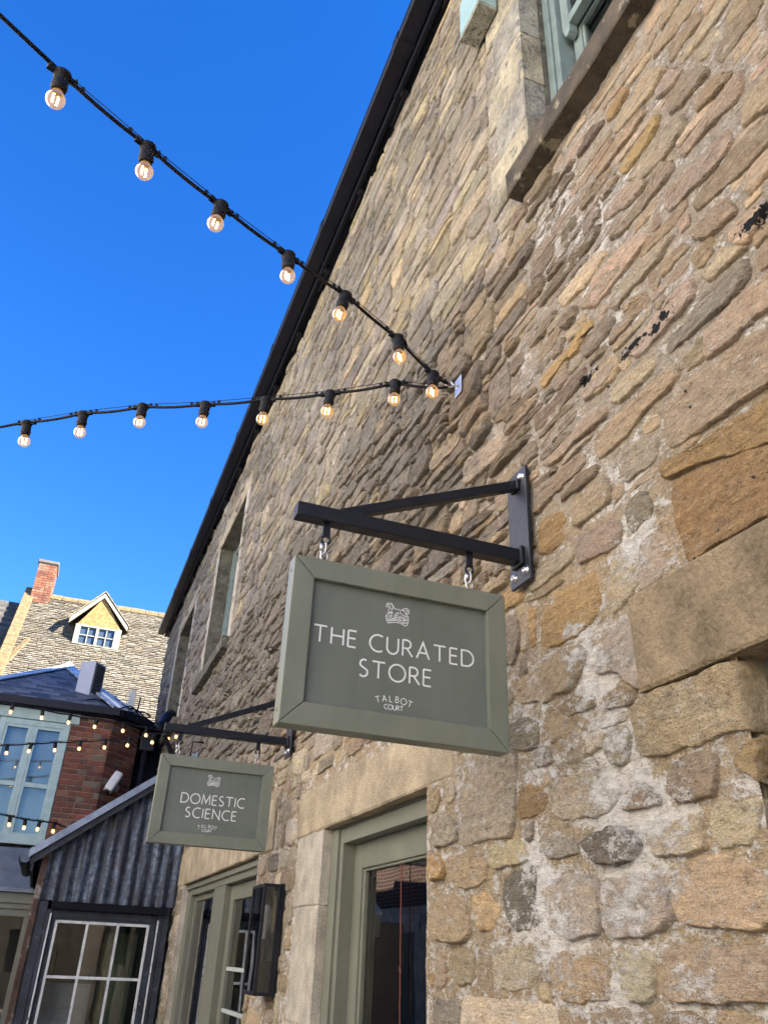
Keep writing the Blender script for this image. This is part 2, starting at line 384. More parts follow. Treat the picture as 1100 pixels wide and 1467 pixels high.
def lowf(y, z): return .012*fbm(np.asarray(y)*.7, np.asarray(z)*.9, 5, 2)

# --- stones traced from the survey: (tile origin, kind, outline in tile units of 1/4.4 px)
TR = []
def tr(x0, y0, k, pts, prot=.016, s=4.4): TR.append((k, [(x0+a/s, y0+b/s) for a, b in pts], prot*.6))
A = (600, 1050)
tr(*A,'b',[(65,370),(125,335),(140,430),(105,500),(72,500)],.02)
tr(*A,'c',[(170,310),(225,330),(235,400),(180,460),(165,390)],.014)
tr(*A,'y',[(245,215),(330,150),(450,110),(592,100),(600,620),(430,665),(260,695)],.012)
tr(*A,'c',[(95,560),(185,515),(240,580),(240,690),(90,720)],.025)
tr(*A,'g',[(75,780),(130,765),(165,830),(155,920),(95,945),(70,880)],.03)
tr(*A,'b',[(195,790),(260,770),(330,755),(410,790),(425,890),(380,960),(270,985),(205,930)],.025)
tr(*A,'y',[(608,160),(720,60),(800,90),(830,200),(720,225),(612,290)],.012)
tr(*A,'g',[(605,350),(740,335),(800,400),(780,500),(620,540)],.006)
tr(*A,'w',[(845,330),(920,290),(1000,330),(1100,360),(1130,460),(1100,500),(980,545),(870,530),(840,430)],.02)
tr(*A,'k',[(870,150),(980,130),(1100,150),(1160,190),(1100,240),(950,245),(880,290)],.014)
tr(*A,'c',[(455,710),(560,680),(640,670),(680,790),(640,830),(460,860)],.02)
tr(*A,'y',[(745,660),(860,640),(990,690),(1000,760),(850,800),(750,750)],.016)
B = (600, 1217)
tr(*B,'b',[(80,330),(170,280),(270,310),(325,480),(300,560),(180,585),(95,540)],.032)
tr(*B,'g',[(335,300),(420,265),(500,380),(480,510),(370,515)],.014)
tr(*B,'d',[(545,200),(620,120),(720,110),(725,300),(750,480),(600,510),(550,400)],.018)
tr(*B,'b',[(85,640),(150,620),(180,850),(95,870)],.02)
tr(*B,'c',[(185,640),(270,620),(340,640),(345,830),(240,855),(190,800)],.016)
tr(*B,'b',[(355,620),(435,600),(450,720),(470,920),(365,925)],.012)
tr(*B,'w',[(465,650),(520,610),(640,610),(720,670),(730,860),(560,890),(480,850)],.016)
tr(*B,'y',[(80,950),(240,930),(255,1240),(80,1240)],.016)
tr(*B,'c',[(275,930),(400,935),(820,970),(850,1100),(850,1300),(275,1300)],.016)
K = (700, 1050)
tr(*K,'w',[(225,590),(330,560),(435,580),(440,800),(380,790),(300,812),(245,770)],.03,2.75)
tr(*K,'w',[(446,580),(560,560),(690,580),(720,740),(640,780),(590,800),(450,795)],.03,2.75)
tr(*K,'d',[(375,440),(420,390),(500,360),(560,390),(590,440),(545,505),(470,518),(405,490)],.04,2.75)
tr(*K,'b',[(520,250),(600,200),(665,250),(660,285),(510,310)],.02,2.75)
tr(*K,'c',[(600,380),(700,340),(815,320),(835,455),(760,480),(655,490),(610,450)],.022,2.75)
tr(*K,'b',[(690,150),(760,95),(890,85),(895,190),(870,250),(740,265),(700,230)],.022,2.75)
tr(*K,'c',[(870,290),(960,265),(1040,260),(1055,400),(1000,430),(890,450),(860,400)],.022,2.75)
tr(*K,'b',[(690,540),(800,490),(1000,490),(1060,560),(1130,600),(1140,765),(960,770),(760,750),(700,650)],.02,2.75)
tr(*K,'b',[(690,860),(760,840),(1100,850),(1230,850),(1230,1060),(900,1060),(690,1055)],.02,2.75)
tr(*K,'w',[(505,870),(620,860),(640,900),(650,1050),(540,1060),(505,960)],.02,2.75)
tr(*K,'b',[(225,890),(300,860),(460,900),(475,1040),(380,1060),(260,1035)],.02,2.75)
tr(*K,'w',[(250,230),(310,180),(400,150),(500,190),(490,270),(430,320),(330,330),(255,310)],.02,2.75)
tr(*K,'b',[(320,1110),(560,1095),(820,1100),(830,1300),(320,1300)],.016,2.75)
tr(*K,'b',[(860,1100),(1200,1095),(1200,1300),(860,1300)],.016,2.75)
G7 = (850, 850)
tr(*G7,'b',[(260,740),(330,650),(560,560),(850,420),(1000,430),(1020,600),(1060,820),(960,850),(830,870),(600,950),(440,1020),(290,1010),(265,900)],.03)
tr(850,1050,'g',[(860,180),(900,90),(1000,50),(1050,80),(1060,310),(1040,320),(950,250)],.03)
E5 = (720, 800)
tr(*E5,'g',[(250,250),(400,170),(545,95),(575,150),(580,300),(540,390),(460,470),(300,540),(245,530),(235,410)],.014)
tr(*E5,'g',[(150,330),(190,315),(195,400),(190,540),(160,550)],.008)
tr(*E5,'y',[(0,390),(80,360),(95,480),(75,640),(0,680)],.016)
tr(*E5,'t',[(110,265),(270,160),(350,90),(350,160),(260,230),(150,270)],.014)
tr(*E5,'b',[(80,780),(230,670),(330,600),(430,550),(500,600),(470,720),(420,820),(290,890),(190,900),(100,900)],.024)
tr(*E5,'w',[(540,520),(640,450),(800,350),(835,400),(845,610),(700,700),(550,720)],.012)
tr(*E5,'b',[(330,940),(420,870),(560,850),(570,930),(470,980),(400,1000)],.016)
tr(*E5,'b',[(610,870),(740,790),(810,820),(800,910),(620,960)],.02)
tr(*E5,'w',[(600,1000),(740,960),(780,1000),(610,1080)],.016)
tr(*E5,'y',[(20,1050),(150,990),(220,1050),(210,1200),(20,1200)],.014)
F = (750, 580)
tr(*F,'t',[(300,600),(400,530),(500,420),(520,520),(515,610),(430,690),(310,780)],.022)
tr(*F,'t',[(325,840),(420,780),(570,720),(605,790),(570,890),(460,950),(330,1000)],.022)
tr(*F,'y',[(640,650),(690,570),(750,540),(800,610),(800,700),(740,740),(665,800),(635,740)],.018)
tr(*F,'g',[(80,760),(215,655),(245,720),(250,840),(100,950)],.008)
tr(*F,'c',[(530,1000),(600,930),(665,880),(710,940),(710,1050),(650,1200),(560,1300),(530,1260)],.016)
tr(*F,'w',[(715,870),(790,800),(890,830),(920,900),(880,1010),(860,1150),(780,1220),(715,1180)],.02)
tr(*F,'w',[(620,310),(720,230),(830,200),(830,330),(760,400),(640,480),(600,430)],.02)
tr(0,0,'t',[(854,625),(872,605),(905,578),(940,545),(963,523),(970,535),(960,553),(930,580),(900,620),(862,655),(854,648)],.02,1)
tr(*F,'t',[(110,380),(260,240),(400,70),(500,10),(520,60),(380,190),(200,360)],.02)
tr(*F,'k',[(75,560),(230,420),(370,290),(375,380),(220,520),(80,690)],.016)
tr(0,0,'t',[(949,588),(977,555),(1032,509),(1089,473),(1098,491),(1130,500),(1130,530),(1080,560),(1040,590),(990,622),(958,641),(950,610)],.022,1)
tr(0,0,'g',[(949,663),(990,645),(1040,610),(1100,565),(1180,510),(1180,600),(1100,634),(1010,657),(956,686)],.024,1)
tr(0,0,'g',[(959,694),(1012,665),(1100,643),(1200,600),(1200,690),(1100,741),(1027,781),(982,806),(969,757),(961,720)],.024,1)
H = (850, 350)
tr(*H,'t',[(290,590),(450,380),(590,220),(620,290),(600,360),(450,540),(300,690),(215,680)],.02)
tr(*H,'y',[(455,590),(560,520),(700,300),(930,100),(945,230),(870,330),(720,460),(560,600),(470,700)],.02)
tr(*H,'t',[(690,570),(880,370),(1100,160),(1180,100),(1180,330),(1100,400),(960,500),(830,640),(720,720),(700,650)],.024)
tr(*H,'k',[(545,720),(670,580),(690,640),(705,710),(600,790),(570,800)],.014)
tr(*H,'t',[(670,190),(760,110),(800,20),(960,0),(860,110),(780,190),(700,235)],.016)
tr(*H,'t',[(410,150),(540,0),(610,0),(560,70),(440,200)],.016)
tr(*H,'t',[(110,350),(250,180),(420,0),(470,-60),(500,-60),(390,130),(270,250),(150,400)],.02)
tr(*H,'t',[(-10,230),(100,110),(200,0),(310,-60),(330,-20),(200,150),(60,330),(-10,400)],.02)
tr(*H,'t',[(105,950),(200,830),(360,700),(385,770),(300,870),(160,1000),(110,1000)],.02)
tr(*H,'t',[(-10,830),(70,740),(140,710),(155,770),(100,870),(-10,960)],.018)
tr(*H,'k',[(170,370),(330,290),(350,380),(220,470)],.012)
tr(*H,'t',[(100,600),(230,450),(270,440),(180,570),(90,640)],.014)
H2 = (850, 100)
for k, p in [('g',[(60,280),(180,100),(200,140),(130,270),(75,320)]),('t',[(110,360),(200,220),(320,0),(430,0),(350,160),(230,280),(120,400)]),
 ('t',[(380,130),(450,0),(550,0),(470,110),(390,170)]),('t',[(450,180),(560,0),(720,0),(620,130),(520,230),(470,260)]),
 ('b',[(660,150),(760,20),(880,0),(800,110),(690,220),(640,280)]),('t',[(520,510),(700,280),(900,20),(930,110),(870,210),(720,350),(550,560)]),
 ('t',[(910,340),(930,230),(1060,60),(1140,-40),(1140,180),(1000,300),(920,360)]),('t',[(0,640),(150,430),(290,240),(320,260),(200,430),(60,620),(10,680)]),
 ('g',[(140,610),(280,430),(380,280),(395,330),(310,500),(180,660)]),('t',[(350,480),(540,260),(560,360),(460,520),(350,620),(270,690),(190,700)]),
 ('t',[(430,880),(450,780),(640,580),(820,370),(855,470),(780,590),(600,770),(470,890)]),('t',[(620,850),(760,640),(960,420),(1140,250),(1140,410),(950,620),(780,770),(640,885)]),
 ('t',[(90,1060),(280,830),(440,590),(470,570),(480,640),(350,820),(200,1000)]),('b',[(600,1050),(700,930),(820,800),(900,880),(780,1000),(680,1080)]),
 ('t',[(830,1060),(920,930),(1050,850),(1060,930),(980,1050),(900,1100)]),('t',[(60,880),(180,740),(260,690),(330,700),(200,860),(50,960)]),
 ('b',[(940,720),(1010,580),(1130,460),(1130,620),(980,770)])]: tr(*H2,k,p,.02)
H3 = (680, 250)
tr(*H3,'t',[(540,770),(700,560),(790,470),(810,510),(700,690),(560,830)],.018)
tr(*H3,'t',[(670,800),(800,650),(870,575),(930,580),(830,730),(720,840),(670,840)],.018)
tr(*H3,'k',[(325,1060),(400,940),(490,840),(520,880),(430,1010),(350,1090)],.016)
tr(*H3,'c',[(50,640),(120,480),(205,385),(195,500),(130,630),(60,700)],.014)
H4 = (680, 430)
tr(*H4,'g',[(415,500),(500,400),(600,300),(680,180),(710,130),(750,160),(680,220),(640,330),(540,420),(450,550)],.018)
tr(*H4,'t',[(690,590),(860,370),(900,400),(850,500),(700,640),(680,620)],.018)
tr(560,550,'c',[(470,520),(600,390),(690,310),(700,420),(600,540),(480,640)],.016)

# --- occupancy raster of the wall, 1 cm cells
RS = .01; YA, YB, ZA, ZB = -.4, Y1-.02, .1, ZE-.02
ny_, nz_ = int((YB-YA)/RS), int((ZB-ZA)/RS)
occ = np.zeros((ny_, nz_), bool)
def cell(y, z): return int((y-YA)/RS), int((z-ZA)/RS)
def occ_rect(y0, y1, z0, z1, pad=.012):
    a, b = cell(y0-pad, z0-pad); c, d = cell(y1+pad, z1+pad)
    occ[max(a, 0):max(c+1, 0), max(b, 0):max(d+1, 0)] = True
for r_ in RECTS: occ_rect(*r_)
yc = YA+(np.arange(ny_)+.5)*RS; zc = ZA+(np.arange(nz_)+.5)*RS
def occ_poly(P, pad=1.02):
    P = np.array(P); c = P.mean(0); P = c+(P-c)*pad
    a, b = cell(*P.min(0)); d, e = cell(*P.max(0)); a = max(a, 0); b = max(b, 0); d = min(d+1, ny_); e = min(e+1, nz_)
    if d <= a or e <= b: return
    Yg, Zg = np.meshgrid(yc[a:d], zc[b:e], indexing='ij'); ins = np.zeros(Yg.shape, bool); n = len(P)
    for i in range(n):
        y1_, z1_ = P[i]; y2_, z2_ = P[i-1]
        cnd = ((z1_ > Zg) != (z2_ > Zg)); ins ^= cnd & (Yg < (y2_-y1_)*(Zg-z1_)/((z2_-z1_) if abs(z2_-z1_) > 1e-9 else 1e-9)+y1_)
    occ[a:d, b:e] |= ins

STONES = []                                # (outline [(y, z)], kind, protrusion, detail)
for k, p, prot in TR:
    q = [tuple(onx(a, b, D-.01)[1:]) for a, b in p]
    cq = np.mean(np.array(q), 0); q = [tuple(cq+(np.array(v)-cq)*1.09) for v in q]
    for r_ in LINT[:1]+[OPEN['shop_door']]:          # keep clear of the dressed work
        q = [(y, z if not (r_[0] < y < r_[1] and r_[2]-.0 < z < r_[3]) else (r_[3]+.006 if z > (r_[2]+r_[3])/2 else r_[2]-.006)) for y, z in q]
    yb_ = OPEN['near_window'][1]
    if np.mean([v[1] for v in q]) < LINT[0][2]: q = [(max(y, yb_-(.012 if k == 'b' else .02)), z) for y, z in q]
    occ_poly(q); STONES.append((q, k, prot, 2))
# --- everything else: coursed rubble, laid round what is already there
z = ZA
band = []
while z < ZB-.04:
    zz = z-GZ
    hgt = rng.uniform(.05, .105) if zz > 1.05 else rng.uniform(.07, .16)
    if zz > 2.8: hgt = rng.uniform(.08, .17)
    band.append((z, min(z+hgt, ZB))); z += hgt+.004
def put(q0, q1, h0, h1):
    j = min(.05, (q1-q0)*.2); jz = min(.02, (h1-h0)*.26); u = rng.uniform
    ch = lambda: u(0, 1)**2
    q = [(q0+j*ch(), h0+jz*ch()), (q0+(q1-q0)*u(.25, .45), h0+u(-.3, .5)*jz), (q0+(q1-q0)*u(.55, .75), h0+u(-.3, .5)*jz), (q1-j*ch(), h0+jz*ch()), (q1-u(-.1, .25)*j, h0+(h1-h0)*u(.35, .65)),
         (q1-j*ch(), h1-jz*ch()), (q0+(q1-q0)*u(.55, .75), h1-u(-.3, .5)*jz), (q0+(q1-q0)*u(.25, .45), h1-u(-.3, .5)*jz), (q0+j*ch(), h1-jz*ch()), (q0+u(-.1, .25)*j, h0+(h1-h0)*u(.35, .65))]
    yc_, zc_ = (q0+q1)/2, (h0+h1)/2; k = zone(yc_, zc_); up = zc_-GZ > 1
    pr = u(.003, .010) if up else u(.004, .014)
    if k in 'uy' and zc_-GZ > 2.7: pr = u(.0, .011)
    if k == 't': pr = u(.002, .007)
    if k in 'kf' and up: pr = u(-.004, .022)
    STONES.append((q, k, pr, 1 if yc_ < 4.5 else 0)); occ_poly(q, 1.0)
def fill(z0, z1, y0, y1, minw=.05):
    b0, b1 = int((z0-ZA)/RS), max(int((z1-ZA)/RS), int((z0-ZA)/RS)+1)
    free = ~occ[:, b0:b1].any(1)
    a, b = max(int((y0-YA)/RS), 0), min(int((y1-YA)/RS), ny_)
    y = a
    while y < b:
        if not free[y]: y += 1; continue
        e = y
        while e < b and free[e]: e += 1
        w = (e-y)*RS
        if w >= minw:
            p = YA+y*RS; end = YA+e*RS
            while p < end-.035:
                far = p > 4.5; up = (z0-GZ) > 1.0
                L = (rng.uniform(.08, .30)+(rng.uniform(0, .25) if rng.random() < .35 else 0)) if up else rng.uniform(.09, .3)
                if far: L *= 1.25
                if z0-GZ > 2.8: L *= 1.5
                if end-(p+L) < .08: L = end-p
                g = rng.uniform(.002, .008) if (far or z0-GZ > 2.7) else rng.uniform(.001, .007)
                q0, q1 = p+g, p+L-g; h0, h1 = z0+rng.uniform(-.002, .005), z1-rng.uniform(-.002, .005)
                if q1-q0 > .03 and h1-h0 > .02:
                    if up and h1-h0 > .065 and rng.random() < .22:
                        hm_ = h0+(h1-h0)*rng.uniform(.38, .62); put(q0, q1, h0, hm_-.004); put(q0, q1, hm_+.004, h1)
                    else: put(q0, q1, h0, h1)
                p += L
        y = e
for _ in range(900):                       # jumpers: bigger stones that break the courses
    y_ = rng.uniform(.6, 12); z_ = rng.uniform(.3, ZE-.3); L = rng.uniform(.18, .42); hh = rng.uniform(.11, .2) if z_ < GZ+2.7 else rng.uniform(.12, .19)
    a, b = cell(y_, z_); c, d = cell(y_+L, z_+hh)
    if a < 0 or b < 0 or c >= ny_ or d >= nz_ or occ[a:c, b:d].any() or (y_ < 1.7 and z_ > GZ+1.1 and rng.random() < .6): continue
    if rng.random() < .55: put(y_+.005, y_+L-.005, z_+.004, z_+hh-.004)
for z0, z1 in band:
    zz = (z0+z1)/2-GZ
    fill(z0, z1, YA, Y1)
for z0, z1 in band:                        # pinnings in what is left
    h = (z1-z0)
    for k in (0, .5): fill(z0+k*h, z0+k*h+h*.48, YA, 5.0, .06)

def smooth_poly(q, n):
    P = np.array(q)
    for w_ in (.18,):
        N = np.roll(P, -1, 0); P = np.stack([P*(1-w_)+N*w_, P*w_+N*(1-w_)], 1).reshape(-1, 2)
    d = np.r_[0, np.cumsum(np.linalg.norm(np.diff(np.r_[P, P[:1]], axis=0), axis=1))]
    s = np.linspace(0, d[-1], n, endpoint=False); X = np.r_[P, P[:1]]
    return np.stack([np.interp(s, d, X[:, 0]), np.interp(s, d, X[:, 1])], 1)
def tintof(k):
    c = np.array(rng.choice(PAL[k])); g_ = c.mean(); c = g_+(c-g_)*(.82 if k != 'g' else .92); c = np.clip(c*rng.uniform(.74, 1.27)*np.array([1, rng.uniform(.97, 1.03), rng.uniform(.9, 1.04)]), .02, .8); return np.r_[c, {'t': .45, 'g': .8, 'u': .8, 'k': 1., 'f': .9, 'y': .7}.get(k, .4)*rng.uniform(.4, 1.1)]
def stone_geo(q, k, prot, det, sid):
    n = {2: 48, 1: 24, 0: 10}[det]; P = smooth_poly(q, n); c = P.mean(0)
    if np.sum(P[:, 0]*np.roll(P[:, 1], -1)-np.roll(P[:, 0], -1)*P[:, 1]) < 0: P = P[::-1]
    for a, b, d, e in PLATES:
        if a < c[0] < b and d < c[1] < e: prot = min(prot, .007)
    sz = math.sqrt(np.ptp(P[:, 0])*np.ptp(P[:, 1]))
    ang = .010*fbm(P[:, 0]*16, P[:, 1]*16, 300+sid % 50, 2)+.007*fbm(P[:, 0]*55, P[:, 1]*55, 340+sid % 50, 2)
    nr = P-c; L = np.linalg.norm(nr, axis=1, keepdims=True); P = c+nr*(1+(ang[:, None]*(1 if det else .5))/np.maximum(L, .03))
    e = min(.4, .0075/max(sz*.5, .02))      # relative width of the worn arris
    fr = {2: [1.02, 1.005, 1-e*.45, 1-e*.9, 1-e*1.35, .72*(1-e), .5*(1-e), .25*(1-e)], 1: [1.02, 1.005, 1-e*.6, 1-e*1.2, .82*(1-e), .45*(1-e)], 0: [1.02, 1.0, .92, .5]}[det]
    pf = {2: [-3, -.3, .6, .97, 1, 1, 1, 1], 1: [-3, -.3, .75, 1, 1, 1], 0: [-3, -.2, .95, 1]}[det]
    tk = 1.9 if (c[0] > 2.3 and c[1] > GZ+1) else 1.
    tk = .5 if k in 'ut' else tk; tilt = (rng.uniform(-.05, .05)*tk, rng.uniform(-.10, .06)*tk)
    ra = {'u': .6, 't': .65, 'k': 1.4, 'f': 1.1, 'y': 1.}.get(k, 1.); sy_ = 26 if k in 'kfu' else 10
    V = []
    for f, p in zip(fr, pf):
        Q = c+(P-c)*f
        rough = ra*(.008*fbm(Q[:, 0]*6+sid, Q[:, 1]*sy_, 70, 2)+.0065*np.abs(fbm(Q[:, 0]*15+sid, Q[:, 1]*26, 71, 3))-.002+.0022*fbm(Q[:, 0]*60+sid, Q[:, 1]*70, 72, 2))
        tl = (Q[:, 0]-c[0])*tilt[0]+(Q[:, 1]-c[1])*tilt[1]
        h = lowf(*c)+np.where(p <= -2, -.035, p*prot+(rough+tl)*min(1, max(p, 0)+.25))
        V.append(np.stack([D-h, Q[:, 0], Q[:, 1]], 1))
    hc = lowf(*c)+prot+ra*.008*float(fbm(c[0]*6+sid, c[1]*sy_, 70, 2))
    V = np.concatenate(V+[np.array([[D-hc, c[0], c[1]]])])
    m = len(fr); F = []
    for i in range(m-1):
        for j in range(n): F.append((i*n+j, i*n+(j+1) % n, (i+1)*n+(j+1) % n, (i+1)*n+j))
    ci = m*n
    for j in range(n): F.append(((m-1)*n+j, (m-1)*n+(j+1) % n, ci))
    F = [f[::-1] for f in F]
    return V, F
def setattrs(me, tint, V, world=None):
    n = len(me.vertices)
    a = me.color_attributes.new('tint', 'FLOAT_COLOR', 'POINT'); t = np.ones((n, 4)); tint = np.asarray(tint); t[:, :tint.shape[-1]] = tint; a.data.foreach_set('color', t.ravel())
    L, G, B3 = wear(V[:, 1], V[:, 2]); b = me.color_attributes.new('wear', 'FLOAT_COLOR', 'POINT')
    u = np.zeros((n, 4)); u[:, 0] = L; u[:, 1] = G; u[:, 2] = B3; u[:, 3] = 1; b.data.foreach_set('color', u.ravel())

# --- the mortared core of the wall, with its openings left out
def axis(br, zones):
    br = sorted(set(round(b, 4) for b in br)); out = []
    for a, b in zip(br[:-1], br[1:]):
        st = zones((a+b)/2); n = max(1, int(math.ceil((b-a)/st))); out += list(np.linspace(a, b, n, endpoint=False))
    return np.array(out+[br[-1]])
ybr = [Y0, .55, 2.4, 3.4, 4.5, 6, 9, 12, Y1]+[v for o in OPEN.values() for v in o[:2]]
zbr = [0, ZE, GZ+1, GZ+2]+[v for o in OPEN.values() for v in o[2:]]
ya = axis(ybr, lambda y: .5 if y < .5 else (.011 if y < 3.4 else (.018 if y < 6 else .05))); za = axis(zbr, lambda z: .014 if z < GZ+3.4 else .02)
Yg, Zg = np.meshgrid(ya, za, indexing='ij')
hm = level(Yg, Zg)
for o_ in list(OPEN.values()):             # tidy edges at openings
    pass
V = np.stack([D-hm, Yg, Zg], -1).reshape(-1, 3)
ky, kz = len(ya), len(za)
keep = np.ones((ky-1, kz-1), bool); cy_ = (ya[1:]+ya[:-1])/2; cz_ = (za[1:]+za[:-1])/2
for a, b, c, d in OPEN.values(): keep[np.ix_((cy_ > a) & (cy_ < b), (cz_ > c) & (cz_ < d))] = False
ii, jj = np.nonzero(keep); idx = lambda i, j: i*kz+j
Fq = np.stack([idx(ii, jj), idx(ii, jj+1), idx(ii+1, jj+1), idx(ii+1, jj)], 1)
me = bpy.data.meshes.new('wall'); me.vertices.add(len(V)); me.vertices.foreach_set('co', V.ravel())
me.loops.add(Fq.size); me.loops.foreach_set('vertex_index', Fq.ravel().astype(np.int32)); me.polygons.add(len(Fq))
me.polygons.foreach_set('loop_start', np.arange(0, Fq.size, 4, dtype=np.int32)); me.polygons.foreach_set('use_smooth', np.ones(len(Fq), bool))
me.update(calc_edges=True); me.validate(); me.materials.append(M['mortar'])
zz_ = V[:, 2]-GZ; wgt = np.clip((zz_-1)/.4, 0, 1)[:, None]
mt = np.array([.44, .36, .25])*(1-wgt)+np.array([.40, .36, .305])*wgt
mt = mt*(1+.12*fbm(V[:, 1]*3, V[:, 2]*3, 8, 3))[:, None]
mt = np.c_[mt, np.full(len(mt), .25)]; setattrs(me, mt, V)
wall = bpy.data.objects.new('wall', me); C.objects.link(wall); setpar(wall, building)
wall.location = -Vector(building.location)

# --- stones: the 300 that show largest are pieces of their own, the rest one part
def parea(q):
    p = np.array([project((D, y, z)) for y, z in q]); x, y = p[:, 0], p[:, 1]
    if x.max() < -5 or x.min() > 1105 or y.max() < -5 or y.min() > 1472: return 0
    return abs(np.sum(x*np.roll(y, -1)-np.roll(x, -1)*y))/2
ar = [parea(s[0]) for s in STONES]; order = np.argsort(ar)[::-1]; big = set(order[:300].tolist())
RV, RF, RT = [], [], []; off = 0
for i, (q, k, pr, det) in enumerate(STONES):
    if ar[i] == 0: det = 0
    if i not in big and det == 2: det = 1
    V, F = stone_geo(q, k, pr, det, i); t = tintof(k)
    if i in big:
        m_ = bpy.data.meshes.new('stone'); c = Vector(V.mean(0)); m_.from_pydata((V-np.array(c)).tolist(), [], F)
        m_.polygons.foreach_set('use_smooth', [True]*len(F)); m_.materials.append(M['stone']); setattrs(m_, t, V)
        o = bpy.data.objects.new('stone', m_); C.objects.link(o); o.parent = wall; o.location = c
    else:
        RV.append(V); RF += [tuple(x+off for x in f) for f in F]; RT.append(np.tile(t, (len(V), 1))); off += len(V)
RV = np.concatenate(RV); RT = np.concatenate(RT)
m_ = bpy.data.meshes.new('rubble_stones'); m_.from_pydata(RV.tolist(), [], RF); m_.polygons.foreach_set('use_smooth', [True]*len(RF))
m_.materials.append(M['stone']); setattrs(m_, RT, RV)
o = bpy.data.objects.new('rubble_stones', m_); C.objects.link(o); o.parent = wall; tag(o, kind='stuff')
print('stones', len(STONES), 'tris', sum(len(f)-2 for f in RF))

# --- dressed work: lintels, sills, jambs, quoins
def rough_block(name, a, b, mat, parent, amp=.003, step=.06, seed=1, rnd=.008):
    """a dressed block: front face gridded and slightly uneven, arrises worn"""
    (x0, y0, z0), (x1, y1, z1) = a, b     # x0 < x1, front at x0
    ys = np.linspace(y0, y1, max(2, int((y1-y0)/step)+1)); zs = np.linspace(z0, z1, max(2, int((z1-z0)/step)+1))
    ys = np.unique(np.r_[ys, y0+rnd, y1-rnd]); zs = np.unique(np.r_[zs, z0+rnd, z1-rnd])
    m = MB(); V = []
    for y in ys:
        for z_ in zs:
            edge = min(y-y0, y1-y, z_-z0, z1-z_)
            x = x0+float(amp*fbm(y*6, z_*6, seed, 3))+(rnd*.7 if edge < rnd*.5 else 0)
            jy = float(.004*fbm(z_*9, y*2, seed+3, 2)) if (y == ys[0] or y == ys[-1]) else 0
            jz = float(.005*fbm(y*5, z_*2, seed+5, 3)) if (z_ == zs[0] or z_ == zs[-1]) else 0
            V.append((x, y+jy, z_+jz))
    n = len(zs); Fs = []
    for i in range(len(ys)-1):
        for j in range(n-1): Fs.append((i*n+j, i*n+j+1, (i+1)*n+j+1, (i+1)*n+j))
    per = [i*n for i in range(len(ys))]+[(len(ys)-1)*n+j for j in range(1, n)]+[i*n+n-1 for i in range(len(ys)-2, -1, -1)]+[j for j in range(n-2, 0, -1)]
    bb = len(V); V += [(x1, V[p][1], V[p][2]) for p in per]; k = len(per)
    for i in range(k): Fs.append((per[i], per[(i+1) % k], bb+(i+1) % k, bb+i))
    m.add(V, Fs); return m.build(name, mat, parent)
rough_block('lintel', (D-.022, LINT[0][0], LINT[0][2]), (D+.25, LINT[0][1], LINT[0][3]), M['ashlar_dark'], building, .004, seed=4)
rough_block('lintel', (D-.012, LINT[1][0], LINT[1][2]), (D+.12, LINT[1][1], LINT[1][3]), M['ashlar'], building, .003, seed=6)
rough_block('lintel', (D-.012, LINT[2][0], LINT[2][2]), (D+.12, LINT[2][1], LINT[2][3]), M['ashlar'], building, .003, seed=9)
for i, s_ in enumerate(SILLS):
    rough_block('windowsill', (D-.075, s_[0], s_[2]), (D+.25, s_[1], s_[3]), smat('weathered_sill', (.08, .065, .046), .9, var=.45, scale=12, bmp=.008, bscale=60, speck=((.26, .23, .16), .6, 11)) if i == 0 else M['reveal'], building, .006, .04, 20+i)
z = 0.05; i = 0
for h in (.46, .52, .40, .5, LZ-.05-1.88):                          # jamb stones left of the shop door
    wd = JAMB[1]-.01 if i % 2 == 0 else JAMB[1]-.05
    rough_block('jamb_stone', (D-.012, JAMB[0], z), (D+.12, wd, z+h-.004), M['jamb'], building, .002, .06, 40+i); z += h; i += 1
z = SZ1+.002; i = 0
for h in (.31, .28, .36, .30, .34, .2):                             # quoins of the near upper window
    wd = QUOIN[1]-(.0 if i % 2 == 0 else .07)
    rough_block('quoin', (D-.012, QUOIN[0], z), (D+.10, wd, z+h-.004), smat('banded_limestone', ((.35, .31, .22), (.29, .27, .22))[i % 2], .92, var=.45, scale=6, bmp=.014, bscale=45, speck=((.17, .165, .15), .56, 16)), building, .004, .05, 60+i)
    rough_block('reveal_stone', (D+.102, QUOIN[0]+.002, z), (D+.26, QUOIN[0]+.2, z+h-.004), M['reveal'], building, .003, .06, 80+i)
    z += h; i += 1
# reveals of the openings
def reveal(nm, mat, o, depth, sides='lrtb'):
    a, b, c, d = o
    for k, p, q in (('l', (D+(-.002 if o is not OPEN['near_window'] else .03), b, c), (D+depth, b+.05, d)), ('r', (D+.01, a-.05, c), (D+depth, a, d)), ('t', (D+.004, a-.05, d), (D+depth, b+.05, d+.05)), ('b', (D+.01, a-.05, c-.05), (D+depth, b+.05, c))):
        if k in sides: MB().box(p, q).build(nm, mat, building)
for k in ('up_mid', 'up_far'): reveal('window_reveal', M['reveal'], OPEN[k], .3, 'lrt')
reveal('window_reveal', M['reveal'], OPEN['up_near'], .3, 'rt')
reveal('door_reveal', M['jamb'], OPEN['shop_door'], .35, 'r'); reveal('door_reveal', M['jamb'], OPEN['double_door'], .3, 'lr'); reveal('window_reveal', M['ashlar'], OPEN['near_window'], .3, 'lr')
for o_ in ('up_mid', 'up_far'):            # smooth dressed margins round the far windows
    a, b, c, d = OPEN[o_]
    rough_block('window_surround', (D-.012, b, c), (D+.002, b+.16, d+.0), M['jamb'], building, .002, .1, 7)
    rough_block('window_surround', (D-.012, a-.16, c), (D+.002, a, d+.0), M['jamb'], building, .002, .1, 8)
    rough_block('lintel', (D-.012, a-.2, d+.002), (D+.003, b+.2, d+.22), M['ashlar'], building, .002, .1, 9)

